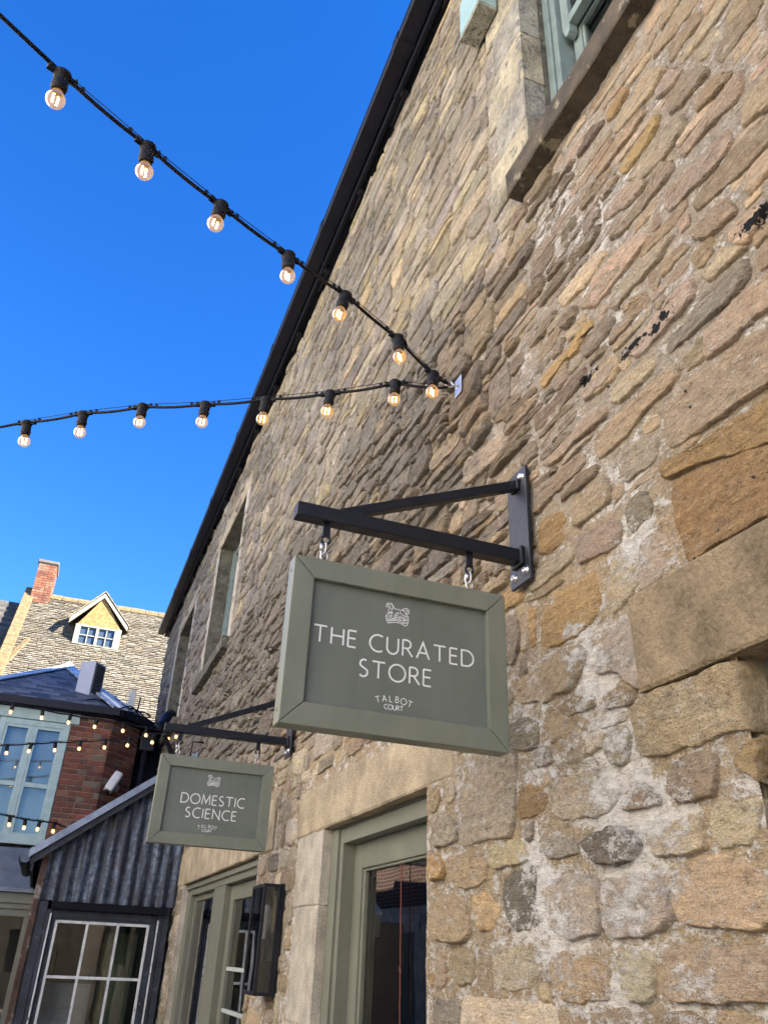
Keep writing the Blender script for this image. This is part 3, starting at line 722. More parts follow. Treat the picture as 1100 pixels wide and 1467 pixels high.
# back and ends of the building so that light cannot leak through
bk = MB(); bk.box((D+.62, Y0, 0), (D+7, Y1, ZE)); bk.box((D+.06, Y0, 0), (D+.62, Y0+.3, ZE)); bk.box((D+.06, Y1-.3, 0), (D+.62, Y1-.02, ZE))
bk.build('inner_wall', M['interior'], building)

# --- eaves, gutter and roof
ov = .10
ef = MB(); ef.box((D-ov+.03, Y0, ZE), (D+.3, Y1+.15, ZE+.03)); ef.build('soffit', M['fascia'], building)
ef = MB(); ef.box((D-ov+.02, Y0, ZE-.02), (D-ov+.047, Y1+.15, ZE+.17)); ef.build('fascia_board', M['fascia'], building)
gt = MB(); prof = [(-.054, .03), (-.063, .03), (-.063, -.046), (-.055, -.054), (.056, -.054), (.064, -.046), (.064, .03)]
vs = []; fs = []
yy = np.linspace(Y0, Y1+.2, 14)
for y in yy:
    for a, b in prof: vs.append((D-ov-.05+a, y, ZE+.10+b))
k = len(prof)
for i in range(len(yy)-1):
    for j in range(k-1): fs.append((i*k+j, i*k+j+1, (i+1)*k+j+1, (i+1)*k+j))
gt.add(vs, fs); gt.add([(D-ov-.05+a, Y1+.2, ZE+.10+b) for a, b in prof], [tuple(range(k))])
gt.build('gutter', M['gutter'], building)
for y in (1.35, 3.1, 4.85, 6.6, 8.35, 10.1, 11.85, 13.6):
    un = MB(); un.add([(D-ov-.05+a*1.09, y+q_, ZE+.10+b*1.09) for q_ in (-.05, .05) for a, b in prof], [(j, j+1, k+j+1, k+j) for j in range(k-1)]); un.build('gutter_union', M['gutter'], building)
    MB().box((D-ov+.012, y+.3, ZE+.0), (D-ov+.019, y+.34, ZE+.12)).build('gutter_bracket', M['gutter'], building)
br = MB()
for y in np.arange(.6, Y1, .92): br.box((D-.06, y-.02, ZE-.05), (D-.012, y+.02, ZE-.001)); br.bar((D-.03, y, ZE-.03), (D-.03, y+.28, ZE-.012), .02, .02)
tag(br.build('eaves_cable_clip', M['rubber'], building), kind='stuff')
rf = MB(); rf.prism([(D-ov-.02, Y0-.1, ZE+.15), (D+3.6, Y0-.1, ZE+.15+2.55), (D+7.4, Y0-.1, ZE+.15)], (0, Y1-Y0+.35, 0))
rf.build('roof', smat('stone_slate_roof', (.2, .18, .14), .9, var=.3, scale=3, bmp=.02, bscale=8), building)

# --- joinery of the stone building
def box_part(name, a, b, mat, parent, bevel=.003): return MB().box(a, b).build(name, mat, parent, bevel)
def sheet_x(name, x, y0, y1, z0, z1, mat, parent):   # glass pane in a plane x = const, 4 mm thick
    return MB().box((x, y0, z0), (x+.004, y1, z1)).build(name, mat, parent)
# near upper sash window
a, b, c, d = OPEN['up_near']; FX = D+.135
zmr = float(onx(812.7, 41, FX+.03)[2])     # underside of the upper sash
fr = MB(); fr.box((FX, b-.085, c), (FX+.1, b-.0, d)); fr.box((FX, a, c), (FX+.1, a+.085, d)); fr.box((FX, a+.085, d-.09), (FX+.1, b-.085, d)); fr.box((FX-.012, b-.05, c), (FX, b-.004, d))
fr.box((FX-.01, a+.085, c-.0), (FX+.1, b-.085, c+.05))
win = fr.build('sash_window', M['blue_joinery'], building, .004)
yl = b-.10; s1 = MB(); x0 = FX+.02
s1.box((x0, yl-.055, zmr), (x0+.045, yl, d-.09)); s1.box((x0, a+.1, zmr), (x0+.045, a+.155, d-.09)); s1.box((x0, a+.155, zmr), (x0+.045, yl-.055, zmr+.06))
s1.prism([(x0, yl-.055, zmr), (x0, yl-.005, zmr), (x0, yl-.012, zmr-.05), (x0, yl-.03, zmr-.065), (x0, yl-.05, zmr-.05)], (.045, 0, 0))
s1.build('upper_sash', M['blue_joinery'], win, .003); sheet_x('pane', x0+.02, a+.155, yl-.055, zmr+.06, d-.09, M['glass'], win)
s2 = MB(); x1_ = x0+.055
s2.box((x1_, yl-.06, c+.05), (x1_+.045, yl, zmr+.05)); s2.box((x1_, a+.1, c+.05), (x1_+.045, a+.16, zmr+.05)); s2.box((x1_, a+.16, c+.05), (x1_+.045, yl-.06, c+.13)); s2.box((x1_, a+.16, zmr), (x1_+.045, yl-.06, zmr+.05))
s2.box((x1_+.008, yl-.075, c+.13), (x1_+.03, yl-.06, zmr))
s2.build('lower_sash', M['blue_joinery'], win, .003); sheet_x('pane', x1_+.02, a+.16, yl-.06, c+.13, zmr, M['glass'], win)
# far upper windows
for k in ('up_mid', 'up_far'):
    a, b, c, d = OPEN[k]; X = D+.19
    f = MB(); f.box((X, a, c), (X+.07, a+.08, d)); f.box((X, b-.09, c), (X+.07, b, d)); f.box((X, a+.08, d-.08), (X+.07, b-.09, d)); f.box((X, a+.08, c), (X+.07, b-.09, c+.07)); f.box((X-.02, b-.04, c), (X, b, d))
    f.box((X+.01, (a+b)/2-.03, c+.07), (X+.06, (a+b)/2+.03, d-.08))
    wn_ = f.build('casement_window', M['blue_joinery'], building, .004)
    f = MB(); f.box((X+.02, a+.08, (c+d)/2-.02), (X+.05, (a+b)/2-.03, (c+d)/2+.02)); f.box((X+.02, (a+b)/2+.03, (c+d)/2-.02), (X+.05, b-.09, (c+d)/2+.02)); f.build('glazing_bar', M['blue_joinery'], wn_)
    sheet_x('pane', X+.04, a+.08, (a+b)/2-.03, c+.07, d-.08, M['glass'], wn_); sheet_x('pane', X+.04, (a+b)/2+.03, b-.09, c+.07, d-.08, M['glass'], wn_)
# shop door: frame, leaf, glass
fx = D+.05; jy = [float(onx(px, 1232, X)[1]) for px, X in ((477, fx), (491, fx), (503, fx+.06), (519, fx+.06), (526, fx+.075))]
hz = float(onx(559, 1186, fx)[2]); dz = float(onx(559, 1194, fx+.06)[2]); rz = float(onx(559, 1235, fx+.06)[2]); gz = float(onx(559, 1241, fx+.075)[2])
oa, ob = OPEN['shop_door'][:2]
f = MB(); f.box((fx, jy[1], 0), (fx+.12, ob+.0, LZ)); f.box((fx, oa, hz), (fx+.12, jy[1], LZ)); f.box((fx, oa, 0), (fx+.12, oa+.07, hz))
f.box((fx-.012, jy[1]+.05, 0), (fx, ob, LZ-.015)); f.box((fx-.012, oa, hz+.065), (fx, jy[1]+.05, LZ-.015))
dfr = f.build('door_frame', M['joinery'], building, .003)
f = MB(); X = fx+.06; f.box((X, jy[3], 0), (X+.05, jy[2], dz)); f.box((X, oa+.08, rz), (X+.05, jy[3], dz)); f.box((X, oa+.08, 0), (X+.05, oa+.16, rz)); f.box((X, oa+.16, 0), (X+.05, jy[3], .35))
sdoor = f.build('shop_door', M['joinery'], building, .003)
f = MB(); f.box((X+.008, jy[4], .35), (X+.03, jy[3], rz)); f.box((X+.008, oa+.16, gz), (X+.03, jy[4], rz)); f.build('glazing_bead', M['joinery'], sdoor, .004)
sheet_x('pane', X+.028, oa+.16, jy[4], .35, gz, M['glass'], sdoor)
# double door with side light
a, b, c, d = OPEN['double_door']; fx2 = D+.045
q = lambda px, py, X: onx(230+px/4.4, 1220+py/4.4, X)
yA = float(q(192, 300, fx2)[1]); yB = float(q(333, 300, fx2)[1]); yC = float(q(400, 300, fx2)[1]); hz2 = float(q(300, 245, fx2)[2]); hz3 = float(q(500, 178, fx2)[2])
yD = float(q(436, 300, fx2+.05)[1]); yE = float(q(458, 330, fx2+.05)[1]); rz2 = float(q(500, 298, fx2+.05)[2])
f = MB(); f.box((fx2, yA, 0), (fx2+.1, b, d)); f.box((fx2, yC, 0), (fx2+.1, yB, d-.1)); f.box((fx2, yB, hz2), (fx2+.1, yA, d)); f.box((fx2, a, hz3), (fx2+.1, yB, d)); f.box((fx2-.02, a, d-.05), (fx2, b, d-.012)); f.box((fx2, a, 0), (fx2+.1, a+.1, hz3))
f.box((fx2, yB, 0), (fx2+.1, yA, .5))
f = f.build('door_frame', M['joinery'], building, .003)
sheet_x('pane', fx2+.06, yB, yA, .5, hz2, M['glass'], f)
g = MB(); g.box((fx2+.04, yA-.05, .5), (fx2+.075, yA, hz2)); g.box((fx2+.04, yB, .5), (fx2+.075, yB+.05, hz2)); g.box((fx2+.04, yB+.05, hz2-.05), (fx2+.075, yA-.05, hz2)); g.build('glazing_bead', M['joinery'], f, .004)
f = MB(); X = fx2+.05; f.box((X, yE, 0), (X+.05, yD, hz3-.01)); f.box((X, a+.11, rz2), (X+.05, yE, hz3-.01)); f.box((X, a+.11, 0), (X+.05, a+.2, rz2)); f.box((X, a+.2, 0), (X+.05, yE, .3))
dd = f.build('double_door', M['joinery'], building, .003)
sheet_x('pane', X+.024, a+.2, yE, .3, rz2, M['glass'], dd)
f = MB()
for py in (745, 1032):
    z_ = float(q(480, py, X)[2]); f.box((X+.006, a+.2, z_-.012), (X+.02, yE, z_+.012)); f.box((X+.032, a+.2, z_-.012), (X+.046, yE, z_+.012))
f.build('glazing_bar', smat('pale_glazing_bar', (.4, .44, .42), .5), dd)
# near ground floor window, only its edge in view
a, b, c, d = OPEN['near_window']
f = MB(); f.box((D+.07, b-.09, c), (D+.15, b, d)); f.box((D+.07, a, d-.08), (D+.15, b-.09, d)); f.box((D+.07, a, c), (D+.15, b-.09, c+.1))
f = f.build('shop_window', M['joinery'], building, .004); sheet_x('pane', D+.11, a, b-.09, c+.1, d-.08, M['glass'], f)
# rooms behind the glass
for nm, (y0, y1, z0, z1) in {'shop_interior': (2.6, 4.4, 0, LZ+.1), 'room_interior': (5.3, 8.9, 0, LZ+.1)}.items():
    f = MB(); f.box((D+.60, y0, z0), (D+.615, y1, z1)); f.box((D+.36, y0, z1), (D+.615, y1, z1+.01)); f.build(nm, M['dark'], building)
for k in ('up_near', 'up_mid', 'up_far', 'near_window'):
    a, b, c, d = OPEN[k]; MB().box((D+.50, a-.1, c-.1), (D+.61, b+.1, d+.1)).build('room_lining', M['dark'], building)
# jagged iron anchors and small fixings on the stones
def fixing(px, py, r=.0042):
    p = onx(px, py, D-.012); m = MB(); m.lathe([(0, .004), (r*.45, .004), (r*.5, .001), (r, .001), (r, -.014), (0, -.014)], p, 10, (-1, 0, 0)); return m
pl = MB()
for px, py in ((869, 553), (988, 583), (1021, 579), (1008, 557), (981, 560), (994, 800), (1029, 760), (1078, 683)):
    m = fixing(px, py); pl.add(m.v, m.f, True)
pl.build('wall_plug', smat('dark_plastic_plug', (.06, .05, .045), .6), building)

# ================================================================== SIGN BRACKETS AND SIGNS
YS1 = float(onx(757, 803, D)[1]); YS2 = float(onx(420, 1067, D)[1])
ARMZ = 1.3975*D/1.5+GZ-.0
ARMX = .4614
SIG = {}
def bracket(Y, label):
    t = empty('sign_bracket', (D-.03, Y, ARMZ), label, 'bracket', 'wall brackets of the hanging signs')
    px = D-.034
    pl = MB(); z0, z1 = 1.072+GZ, 1.492+GZ; pl.box((px, Y-.062, z0), (px+.012, Y+.062, z1)); pl.build('back_plate', M['plate_metal'], t, .002)
    sp = MB(); 
    for sy in (-1, 1):
        for z_ in (z0+.035, z1-.035): sp.tube([(px+.012, Y+sy*.036, z_), (D+.02, Y+sy*.036, z_)], .008, 8)
    sp.build('spacer', M['black_metal'], t)
    arm = MB(); h = .046; arm.box((ARMX, Y-h/2, ARMZ-h/2), (px, Y+h/2, ARMZ+h/2)); arm.build('arm', M['black_metal'], t, .003)
    MB().box((px-.014, Y-.034, ARMZ-.034), (px, Y+.034, ARMZ+.034)).build('weld_collar', M['black_metal'], t, .006)
    zb = 1.44+GZ
    MB().bar((px, Y, zb), (.60, Y, ARMZ+h/2-.008), .032, .032).build('brace', M['black_metal'], t, .002)
    MB().box((px-.012, Y-.026, zb-.026), (px, Y+.026, zb+.026)).build('weld_collar', M['black_metal'], t, .005)
    for sy in (-1, 1):
        for z_ in (z0+.035, z1-.035):
            b = MB(); b.lathe([(.017, 0), (.017, .002), (.0105, .003), (.0105, .010), (.006, .010), (.005, .006), (0, .006)], (px, Y+sy*.036, z_), 12, (-1, 0, 0)); b.build('bolt', M['steel'], t)
    return t
bracket(YS1, 'nearer black steel bracket whose back plate shows four bright bolts')
bracket(YS2, 'further black steel bracket holding the smaller looking sign beside the lean-to')
SX0, SX1 = .4685, 1.1395; SZB, SZT = .527+GZ, 1.008+GZ
HX = [float(ony(467, 770, YS1)[0]), float(ony(672, 815, YS1)[0])]

# stroke lettering, capitals in a unit cap height
def arc(cx, cy, rx, ry, a0, a1, n=18): return [(cx+rx*math.cos(R_(a0+(a1-a0)*i/n)), cy+ry*math.sin(R_(a0+(a1-a0)*i/n))) for i in range(n+1)]
GL = {
 'T': (.80, [[(0, 1), (.80, 1)], [(.40, 1), (.40, 0)]]), 'H': (.74, [[(0, 0), (0, 1)], [(.74, 0), (.74, 1)], [(0, .53), (.74, .53)]]),
 'E': (.50, [[(0, 0), (0, 1)], [(0, 1), (.5, 1)], [(0, .53), (.46, .53)], [(0, 0), (.5, 0)]]),
 'C': (.80, [arc(.52, .5, .52, .52, 57, 303, 24)]), 'U': (.72, [[(0, 1), (0, .36)]+arc(.36, .36, .36, .37, 180, 360, 16)+[(.72, 1)]]),
 'R': (.62, [[(0, 0), (0, 1)], [(0, 1), (.26, 1)]+arc(.26, .74, .26, .26, 90, -90, 12)+[(0, .48)], [(.26, .48), (.64, 0)]]),
 'A': (.82, [[(0, 0), (.41, 1.02), (.82, 0)], [(.15, .36), (.67, .36)]]), 'D': (.80, [[(0, 0), (0, 1), (.3, 1)]+arc(.3, .5, .5, .5, 90, -90, 20)+[(.3, 0), (0, 0)]]),
 'S': (.52, [arc(.27, .75, .235, .26, 52, 200, 14)+[(.12, .60), (.40, .44)]+arc(.25, .25, .26, .26, 35, -142, 16)]),
 'O': (1.04, [arc(.52, .5, .52, .52, 0, 360, 32)]), 'M': (.90, [[(0, 0), (.09, 1), (.45, .16), (.81, 1), (.90, 0)]]), 'I': (.02, [[(.01, 0), (.01, 1)]]),
 'N': (.78, [[(0, 0), (0, 1), (.78, 0), (.78, 1)]]), 'B': (.56, [[(0, 0), (0, 1), (.24, 1)]+arc(.24, .765, .235, .235, 90, -90, 10)+[(0, .53)], [(.24, .53)]+arc(.26, .265, .28, .265, 90, -90, 12)+[(0, 0)]]),
 'L': (.48, [[(0, 1), (0, 0), (.48, 0)]]), ' ': (.28, [])}
SOFF = [0]
def ribbon(m, pts, wd, Y):                  # flat painted stroke in the plane y = Y, facing the lane
    P = [pts[0]]+[b for a, b in zip(pts[:-1], pts[1:]) if math.hypot(b[0]-a[0], b[1]-a[1]) > 1e-6]
    P = np.array(P, float); n = len(P); L = []; Rr = []
    SOFF[0] = (SOFF[0]+1) % 40; Y = Y-.00045-SOFF[0]*.00003
    closed = np.linalg.norm(P[0]-P[-1]) < 1e-6
    for i in range(n):
        a = P[i]-P[i-1] if i else (P[0]-P[-2] if closed else P[1]-P[0]); b = P[i+1]-P[i] if i < n-1 else (P[1]-P[0] if closed else P[i]-P[i-1])
        a = a/np.linalg.norm(a); b = b/np.linalg.norm(b); t = a+b; t = t/max(np.linalg.norm(t), 1e-6); nn = np.array([-t[1], t[0]]); s = 1/max(.35, nn@np.array([-b[1], b[0]]))
        L.append(P[i]+nn*wd/2*s); Rr.append(P[i]-nn*wd/2*s)
    V = [(p[0], Y, p[1]) for p in L]+[(p[0], Y, p[1]) for p in Rr]
    m.add(V, [(i, n+i, n+i+1, i+1) for i in range(n-1)])
def textline(m, s, cx, z0, cap, track, wd, Y, width=None):
    ws = sum(GL[c][0] for c in s)+track*(len(s)-1); k = 1.
    if width: track += (width/cap-ws)/(len(s)-1); ws = width/cap
    x = cx-ws*cap/2
    for c in s:
        for st in GL[c][1]: ribbon(m, [(x+a*cap, z0+b*cap) for a, b in st], wd, Y)
        x += (GL[c][0]+track)*cap
def textarc(m, s, cx, cz, R, a0, a1, cap, wd, Y):   # letters along the top of a circle
    for i, c in enumerate(s):
        a = R_(a0+(a1-a0)*i/(len(s)-1)); r_ = a-math.pi/2; o = np.array([cx+R*math.cos(a), cz+R*math.sin(a)]); ex = np.array([math.cos(r_), math.sin(r_)]); ez = np.array([-ex[1], ex[0]])
        for st in GL[c][1]: ribbon(m, [o+ex*((p-GL[c][0]/2)*cap)+ez*(q_*cap) for p, q_ in st], wd, Y)
e_ = lambda x, y: (x, y)
DOG = [ # line drawing of a hound standing on a crown of masonry, in survey units
 [(325,268),(318,240),(335,200),(385,193),(425,205),(452,250),(475,295),(520,318),(590,330),(640,338),(672,360)],
 [(325,268),(355,262),(372,300),(362,340),(365,372)], [(385,225),(400,300),(430,325),(452,300),(440,240),(415,215)], [(335,225),(368,218),(372,240)],
 [(365,372),(400,375),(435,350)], [(365,372),(345,395),(330,430),(340,445)], [(370,388),(420,385),(445,378)], [(372,395),(378,440),(385,470)], [(445,378),(425,410),(412,440),(440,455)],
 [(672,360),(640,318),(690,300),(740,312),(768,350),(765,395),(735,412),(700,400)], [(690,335),(725,338),(735,365),(715,380)],
 [(590,355),(598,400),(640,432),(690,455),(722,462)], [(672,360),(690,395),(712,430),(745,465),(740,490)], [(480,440),(500,405),(545,380),(560,400),(545,430),(505,440),(480,470)],
 [(330,430),(310,445),(312,490),(330,545),(345,585),(420,580),(500,575),(580,590),(640,620),(690,645),(722,635),(745,580),(755,520),(745,470)],
 [(320,465),(360,470)], [(325,500),(370,505)], [(335,540),(400,545),(470,535),(540,540),(620,575),(690,600),(735,575)], [(345,520),(420,520),(500,510),(570,515),(640,540),(720,545)],
 [(380,470),(395,505)], [(400,440),(430,500),(470,490),(490,500)], [(470,440),(490,490),(540,460),(560,500),(590,455),(600,500)], [(610,480),(640,470),(660,500),(625,510)], [(650,480),(672,540)], [(690,470),(690,540)], [(715,500),(730,540)],
 [(395,545),(390,575)], [(430,520),(430,545)], [(470,535),(468,572)], [(510,510),(508,538)], [(545,540),(540,578)], [(590,525),(588,555)], [(640,582),(632,612)], [(672,550),(668,590)]]
c1 = ((SX0+SX1)/2, (SZB+SZT)/2)
panY = YS1-.012                             # printed face of the panel
DOGL = []
for st in DOG:
    DOGL.append([(lambda p: (p[0]-c1[0], p[2]-c1[1]))(ony(530+x/13.75, 850+y/13.75, panY)) for x, y in st])
def meas(px, py, Y, s=4.4, x0=440, y0=880):
    p = ony(x0+px/s, y0+py/s, Y); return p[0]-c1[0], p[2]-c1[1]
def sign(Y, lines, label):
    t = empty('hanging_sign', ((SX0+SX1)/2, Y, SZT), label, 'sign', 'green framed hanging shop signs')
    W = .062; yf, yb = Y-.030, Y+.030; gp = .0009
    x0, x1, z0, z1 = SX0, SX1, SZB, SZT
    def member(pts):
        m = MB(); m.prism([(a, yf, b) for a, b in pts], (0, yb-yf, 0)); return m.build('frame_rail', M['olive'], t, .0022)
    g = gp
    member([(x0+g, z1), (x1-g, z1), (x1-W-g, z1-W), (x0+W+g, z1-W)]); member([(x0+g, z0), (x0+W+g, z0+W), (x1-W-g, z0+W), (x1-g, z0)])
    member([(x0, z0+g), (x0, z1-g), (x0+W, z1-W-g), (x0+W, z0+W+g)]); member([(x1, z0+g), (x1-W, z0+W+g), (x1-W, z1-W-g), (x1, z1-g)])
    MB().box((x0+W-.012, Y-.012, z0+W-.012), (x1-W+.012, Y+.012, z1-W+.012)).build('panel', M['olive_panel'], t)
    bd = MB(); 
    yp = Y-.012; m = MB()
    for s, u0, u1, v, cap, wd in lines: m = MB(); textline(m, s, c1[0]+(u0+u1)/2, c1[1]+v, cap, .2, wd, yp, u1-u0); m.build('lettering', M['letter'], t)
    cap = .0165; cxx = (meas(435, 545, panY)[0]+meas(655, 570, panY)[0])/2; zt = meas(540, 554, panY)[1]; m = MB()
    textarc(m, 'TALBOT', c1[0]+cxx, c1[1]+zt-.16, .16, 106.5, 73.5, cap, .0023, yp); m.build('lettering', M['letter'], t); m = MB()
    textline(m, 'COURT', c1[0]+cxx, c1[1]+meas(545, 603, panY)[1], .0125, .25, .0021, yp, abs(meas(605, 600, panY)[0]-meas(485, 590, panY)[0]))
    m.build('lettering', M['letter'], t)
    m = MB()
    for st in DOGL: ribbon(m, [(c1[0]+a, c1[1]+b) for a, b in st], .0021, yp)
    m.build('hound_emblem', M['letter'], t)
    for hx in HX:
        b = MB(); zt_ = ARMZ-.023
        b.box((hx-.011, Y-.004, zt_-.045), (hx+.011, Y+.004, zt_+.004)); b.ring((hx, Y, zt_-.055), .013, .0042, (0, 1, 0)); b.build('hanger', M['black_metal'], t)
        b = MB(); b.ring((hx-.004, Y, zt_-.083), .0125, .0035, (1, .35, 0), sy=1.7); b.tube([(hx-.012, Y-.008, zt_-.095), (hx-.012, Y-.008, zt_-.072)], .0058, 6); b.build('quick_link', M['steel'], t)
        b = MB(); b.ring((hx, Y, zt_-.110), .0105, .003, (0, 1, 0), sy=1.3); b.tube([(hx, Y, zt_-.122), (hx, Y, SZT-.01)], .0036, 8); b.build('eye_screw', M['steel'], t)
    b = MB()
    for z_ in (z0+.04, z1-.04): b.lathe([(0, .0012), (.005, .001), (.0055, 0), (.0055, -.002)], (x0, Y, z_), 10, (-1, 0, 0))
    b.build('frame_screw', smat('tarnished_brass', (.16, .12, .08), .5, .8), t)
    return t
L = []
for s, p0, p1, pb, ph in (('THE CURATED', (45, 62), (1045, 275), (287, 155.5), None), ('STORE', (328, 340), (778, 455), (660, 440), None)):
    u0 = meas(*p0, panY)[0]; u1 = meas(*p1, panY)[0]; L.append([s, u0, u1])
vb1 = (meas(82, 165, panY)[1]+meas(960, 328, panY)[1])/2; vt1 = (meas(82, 64, panY)[1]+meas(960, 228, panY)[1])/2
vb2 = (meas(440, 400, panY)[1]+meas(718, 452, panY)[1])/2; vt2 = (meas(440, 297, panY)[1]+meas(718, 349, panY)[1])/2
sign(YS1, [('THE CURATED', L[0][1], L[0][2], vb1, vt1-vb1, .0052), ('STORE', L[1][1], L[1][2], vb2, vt2-vb2, .0052)], 'larger looking green framed sign lettered THE CURATED STORE in white')
p2 = YS2-.012
ms = lambda x, y: meas(x, y, p2, 4.4, 200, 980)
vbA = (ms(265, 742)[1]+ms(560, 774)[1])/2; vtA = (ms(265, 686)[1]+ms(560, 712)[1])/2; vbB = (ms(395, 843)[1]+ms(600, 866)[1])/2; vtB = (ms(395, 785)[1]+ms(600, 806)[1])/2
sign(YS2, [('DOMESTIC', ms(264, 715)[0], ms(662, 745)[0], vbA, vtA-vbA, .0056), ('SCIENCE', ms(289, 815)[0], ms(608, 840)[0], vbB, vtB-vbB, .0056)], 'green framed sign lettered DOMESTIC SCIENCE hung beyond the bigger sign')

# ================================================================== WALL LANTERN
Yl = 4.78; lz1 = .352+GZ
P0 = ony(379, 1265, Yl); P1 = onx(362, 1273.5, float(P0[0])); P2 = ony(363, 1427, Yl)
lx0 = float(P0[0]); ly1 = float(P1[1]); lz0 = float(P2[2]); lz1 = float(P0[2]); bx = D-.03
lan = empty('wall_lantern', (bx, (Yl+ly1)/2, lz0), 'tall black framed glass box lantern on the stone pier between the doors', 'wall lamp')
f = MB(); e = .018
for x, y in ((lx0, Yl), (lx0, ly1-e), (bx-e-.002, Yl), (bx-e-.002, ly1-e)): f.box((x, y, lz0+e), (x+e, y+e, lz1-e))
for z in (lz0, lz1-e):
    f.box((lx0, Yl, z), (bx-.002, Yl+e, z+e)); f.box((lx0, ly1-e, z), (bx-.002, ly1, z+e)); f.box((lx0, Yl+e, z), (lx0+e, ly1-e, z+e))
f.build('frame', M['black_metal'], lan, .002)
MB().box((bx-.002, Yl-.004, lz0-.004), (bx+.02, ly1+.004, lz0+.3)).build('back_plate', M['black_metal'], lan, .002)
f = MB()
for p, q_ in (((bx-.002, Yl-.004, lz0+.3005), (bx+.02, Yl+.022, lz1+.004)), ((bx-.002, ly1-.022, lz0+.3005), (bx+.02, ly1+.004, lz1+.004)), ((bx-.002, Yl+.0222, lz1-.02), (bx+.02, ly1-.0222, lz1+.004))): f.box(p, q_)
f.build('back_frame', M['black_metal'], lan)
MB().box((lx0+e, Yl+e, lz1-.006), (bx-.004, ly1-e, lz1-.002)).build('top_plate', M['black_metal'], lan)
for nm, a, b in (('pane', (lx0+.006, Yl+e, lz0+e), (lx0+.009, ly1-e, lz1-e)), ('pane', (lx0+e, Yl+.006, lz0+e), (bx-e, Yl+.009, lz1-e)), ('pane', (lx0+e, ly1-.009, lz0+e), (bx-e, ly1-.006, lz1-e))): MB().box(a, b).build(nm, M['glass_clear'], lan)
lc = ((lx0+bx)/2+.01, (Yl+ly1)/2, lz0)
MB().box((lx0+e+.004, Yl+e+.004, lz0+.004), (bx-.006, ly1-e-.004, lz0+.16)).build('gear_box', M['black_metal'], lan, .003)
f = MB(); f.lathe([(.018, .16), (.022, .165), (.022, .26), (.016, .265), (0, .265)], lc, 14); f.build('lamp_holder', M['black_metal'], lan)
f = MB(); f.lathe([(.014, .265), (.02, .29), (.031, .33), (.034, .37), (.031, .405), (.02, .43), (0, .437)], lc, 18); f.build('bulb', smat('frosted_bulb', (.5, .5, .48), .25, var=.05), lan)

# ================================================================== FESTOON LIGHTS
fil = bpy.data.materials.new('glowing_filament'); fil.use_nodes = True; t = fil.node_tree; b = t.nodes['Principled BSDF']
b.inputs['Base Color'].default_value = (1, .6, .2, 1); b.inputs['Emission Color'].default_value = (1, .62, .22, 1); b.inputs['Emission Strength'].default_value = 7
bg_ = bpy.data.materials.new('amber_bulb_glass'); bg_.use_nodes = True; t = bg_.node_tree; t.nodes.clear()
o = nd(t, 'ShaderNodeOutputMaterial'); tr_ = nd(t, 'ShaderNodeBsdfTransparent'); tr_.inputs[0].default_value = (1, .80, .58, 1)
gl = nd(t, 'ShaderNodeBsdfGlossy'); gl.inputs['Roughness'].default_value = .02; fr_ = nd(t, 'ShaderNodeLayerWeight'); fr_.inputs[0].default_value = .18
em = nd(t, 'ShaderNodeEmission'); em.inputs[0].default_value = (1, .55, .2, 1); em.inputs[1].default_value = .055
mx = nd(t, 'ShaderNodeMixShader'); t.links.new(math_(t, 'MULTIPLY', fr_.outputs['Fresnel'], .55, True), mx.inputs[0]); t.links.new(tr_.outputs[0], mx.inputs[1]); t.links.new(gl.outputs[0], mx.inputs[2])
ad = nd(t, 'ShaderNodeAddShader'); t.links.new(mx.outputs[0], ad.inputs[0]); t.links.new(em.outputs[0], ad.inputs[1]); t.links.new(ad.outputs[0], o.inputs[0])
fil.cycles.emission_sampling = 'NONE'; bg_.cycles.emission_sampling = 'NONE'
BR = .0285
def lamp_meshes():
    h = MB(); h.lathe([(0, .0), (.022, 0), (.0265, -.004), (.0265, -.016), (.023, -.019), (.0225, -.052), (.0245, -.054), (.0245, -.060), (.0215, -.068), (.0205, -.078), (0, -.078)], (0, 0, 0), 16)
    h.box((-.046, -.008, -.016), (-.022, .008, -.002)); h.box((.022, -.008, -.016), (.046, .008, -.002)); h.lathe([(.011, -.0), (.011, .006), (0, .007)], (0, 0, 0), 10)
    h.ring((-.040, 0, -.002), .008, .0035, (1, 0, 0), 10, 5); h.ring((.040, 0, -.002), .008, .0035, (1, 0, 0), 10, 5)
    b = MB(); n = 12; pr = [(.0150, -.072), (.0155, -.0815)]+[(BR*math.sin(R_(a)), -.112-BR*-math.cos(R_(180-a))*-1) for a in ()]
    for i in range(2, n+1):
        a = math.pi*i/n; pr.append((BR*math.sin(a) if i < n else 0, -.108+BR*math.cos(a)))
    b.lathe(pr, (0, 0, 0), 18)
    f = MB()
    for x, y in ((-.008, 0), (.008, .003)): f.tube([(x*.55, y, -.090), (x, y, -.093), (x, y, -.122), (x*.6, y, -.125)], [.001, .0026, .0026, .001], 6)
    return h.mesh('lamp_holder', M['rubber']), b.mesh('bulb', bg_), f.mesh('filament', fil)
LH, LB, LF = lamp_meshes()
